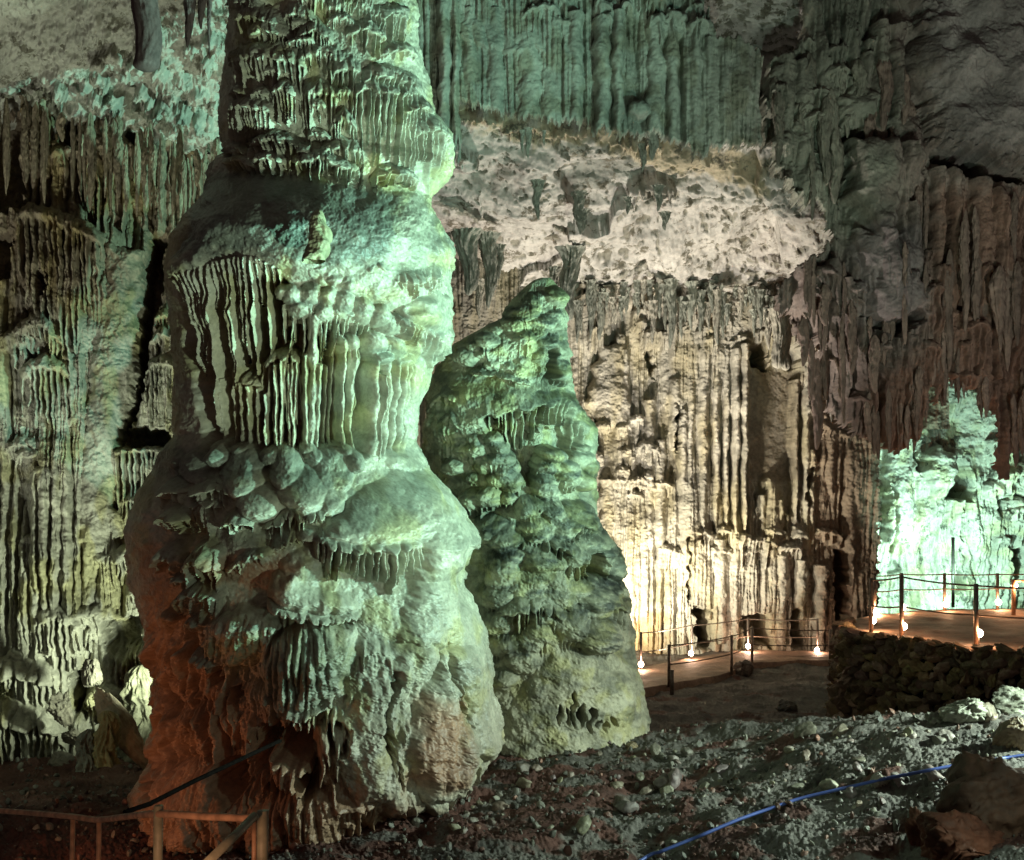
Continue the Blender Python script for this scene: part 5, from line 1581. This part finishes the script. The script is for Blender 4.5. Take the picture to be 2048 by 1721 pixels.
for px, py, lab in [(1282, 1329, 'path lamp nearest the cone stalagmite'), (1382, 1307, 'path lamp second from the cone stalagmite, before a dark arch'), (1496, 1293, 'brightest path lamp at the bend of the far path'), (1634, 1301, 'path lamp nearest the stone retaining wall')]:
    bp = {1282: 1338, 1382: 1318, 1496: 1302, 1634: 1304}[px]
    x, y = onz(px, bp, Z0)
    lamp(px, py, y - 0.1, lab, gl, Z0, watts=44 if px == 1496 else 26, color=(1.0, 0.62, 0.42))
ZP = PLAT_Z
pf = [(1742, 1266, ZP, 1.15), (1803, 1277, ZP, 1.28), (1952, 1294, ZP, 1.2), (2160, 1302, ZP, 1.2)]
railing('railing', 'near railing of the round platform above the stone wall', pf, [rail_pts(pf, 0.97), rail_pts(pf, 0.5)], 0.045, 0.017, M_STEEL, M_ROPE, 1)
pb = [(1749, 1231, ZP, 0.98), (1803, 1225, ZP, 0.98), (1889, 1222, ZP, 0.95), (1995, 1219, ZP, 0.92), (2120, 1217, ZP, 0.95)]
railing('railing', 'far railing of the round platform against the mint wall', pb, [rail_pts(pb, 0.97, 0.02), rail_pts(pb, 0.58, 0.02)], 0.04, 0.015, M_STEEL, M_ROPE, 1)
pr = [(2027, 1230, ZP, 0.86), (2150, 1234, ZP, 0.86)]
railing('railing', 'short rusty rail on the platform at the right edge', pr, [rail_pts(pr, 0.97, 0.0)], 0.05, 0.03, M_RUST, M_RUST, 1)
gp = 'small lamps round the raised platform'
for px, py, bp, lab in [(1746, 1241, 1262, 'platform lamp lowest on the first near post'), (1753, 1225, 1231, 'platform lamp on the first far post'), (1807, 1253, 1275, 'platform lamp on the tall second near post'), (1807, 1215, 1224, 'platform lamp behind the tall second near post'),
                        (1892, 1209, 1222, 'platform lamp at the middle of the far railing'), (1958, 1267, 1292, 'platform lamp on the third near post'), (1997, 1205, 1219, 'platform lamp on the fourth post of the far railing'), (2029, 1172, 1229, 'platform lamp highest, on the rusty rail post')]:
    x, y = onz(px, bp, ZP)
    lamp(px, py, y - 0.05, lab, gp, ZP, watts=26, color=(1.0, 0.50, 0.24))

# thin pole in the far chamber
tag(py_mesh('pole', [tube_mesh([P(1906, 1215, 33.0), P(1906, 1075, 33.0)], 0.05, 8)], M_SOCK), 'thin dark upright pole in front of the mint wall', 'pole')

# ================================================================== foreground railing, bottom left
YF = 4.6
rt = empty('handrail', P(522, 1760, YF))
tag(rt, 'rusty tubular handrail with posts in the bottom left corner', 'handrail')


def ftube(name, pts, r, mat, seg=14):
    return py_mesh(name, [tube_mesh([P(a, b, yy) for a, b, yy in pts], r, seg)], mat, parent=rt)


def smooth_pts(pts, n=6):
    out = []
    for i in range(len(pts) - 1):
        p0, p1, p2, p3 = pts[max(0, i - 1)], pts[i], pts[i + 1], pts[min(len(pts) - 1, i + 2)]
        for k in range(n):
            t = k / n
            out.append(tuple(0.5 * ((2 * p1[j]) + (-p0[j] + p2[j]) * t + (2 * p0[j] - 5 * p1[j] + 4 * p2[j] - p3[j]) * t * t + (-p0[j] + 3 * p1[j] - 3 * p2[j] + p3[j]) * t ** 3) for j in range(3)))
    out.append(pts[-1])
    return out


ftube('top_rail', smooth_pts([(-160, 1612, 7.2), (30, 1624, 6.6), (145, 1634, 6.1), (195, 1640, 5.9), (250, 1634, 5.5), (315, 1628, 4.9), (420, 1634, 4.7), (512, 1637, 4.6)]), 0.016, M_RUST)
ftube('post', [(146, 1636, 6.1), (142, 1800, 6.1)], 0.013, M_RUST)
ftube('post', [(198, 1640, 5.9), (196, 1800, 5.9)], 0.013, M_RUST)
ftube('post', [(317, 1612, 4.9), (315, 1800, 4.9)], 0.021, M_GRAIL)
ftube('post', [(526, 1622, 4.6), (524, 1800, 4.6)], 0.024, M_GRAIL)
ftube('post', [(509, 1640, 4.65), (508, 1800, 4.65)], 0.011, M_RUST)
ftube('brace', [(510, 1632, 4.55), (400, 1740, 4.2)], 0.018, M_GRAIL)
flood((-1.4, 3.2, 2.5), (-1.9, 4.9, 2.6), 45, (1.0, 0.50, 0.28), 120, 0.9, 0.1)
tag(py_mesh('handrail', [tube_mesh([P(250, 1625, 8.4), P(300, 1608, 8.8), P(390, 1562, 9.6), P(560, 1482, 11.0)], 0.02, 12)], M_BLACK), 'dark sloping handrail crossing the ruddy foot of the column', 'handrail')

# blue hose over the slope
pts = []
HP = [(1290, 1716), (1400, 1672), (1480, 1638), (1600, 1597), (1760, 1560), (1900, 1533), (2048, 1511), (2200, 1495)]
for px in np.arange(1290, 2200, 30):
    py = float(np.interp(px, [q[0] for q in HP], [q[1] for q in HP]))
    pts.append((float(px), py, on_ground(px, py).y - 0.28))
ys_ = np.convolve(np.pad([q[2] for q in pts], 4, mode='edge'), np.ones(9) / 9, 'valid')
pts = [(1180.0, 1790.0, float(ys_[0]) - 0.7)] + [(q[0], q[1], min(float(y), q[2] + 0.1)) for q, y in zip(pts, ys_)]
pts = smooth_pts(pts, 4)
tag(py_mesh('hose', [tube_mesh([P(*q) for q in pts], 0.018, 12)], M_HOSE), 'long bright blue hose lying across the stony slope', 'hose')
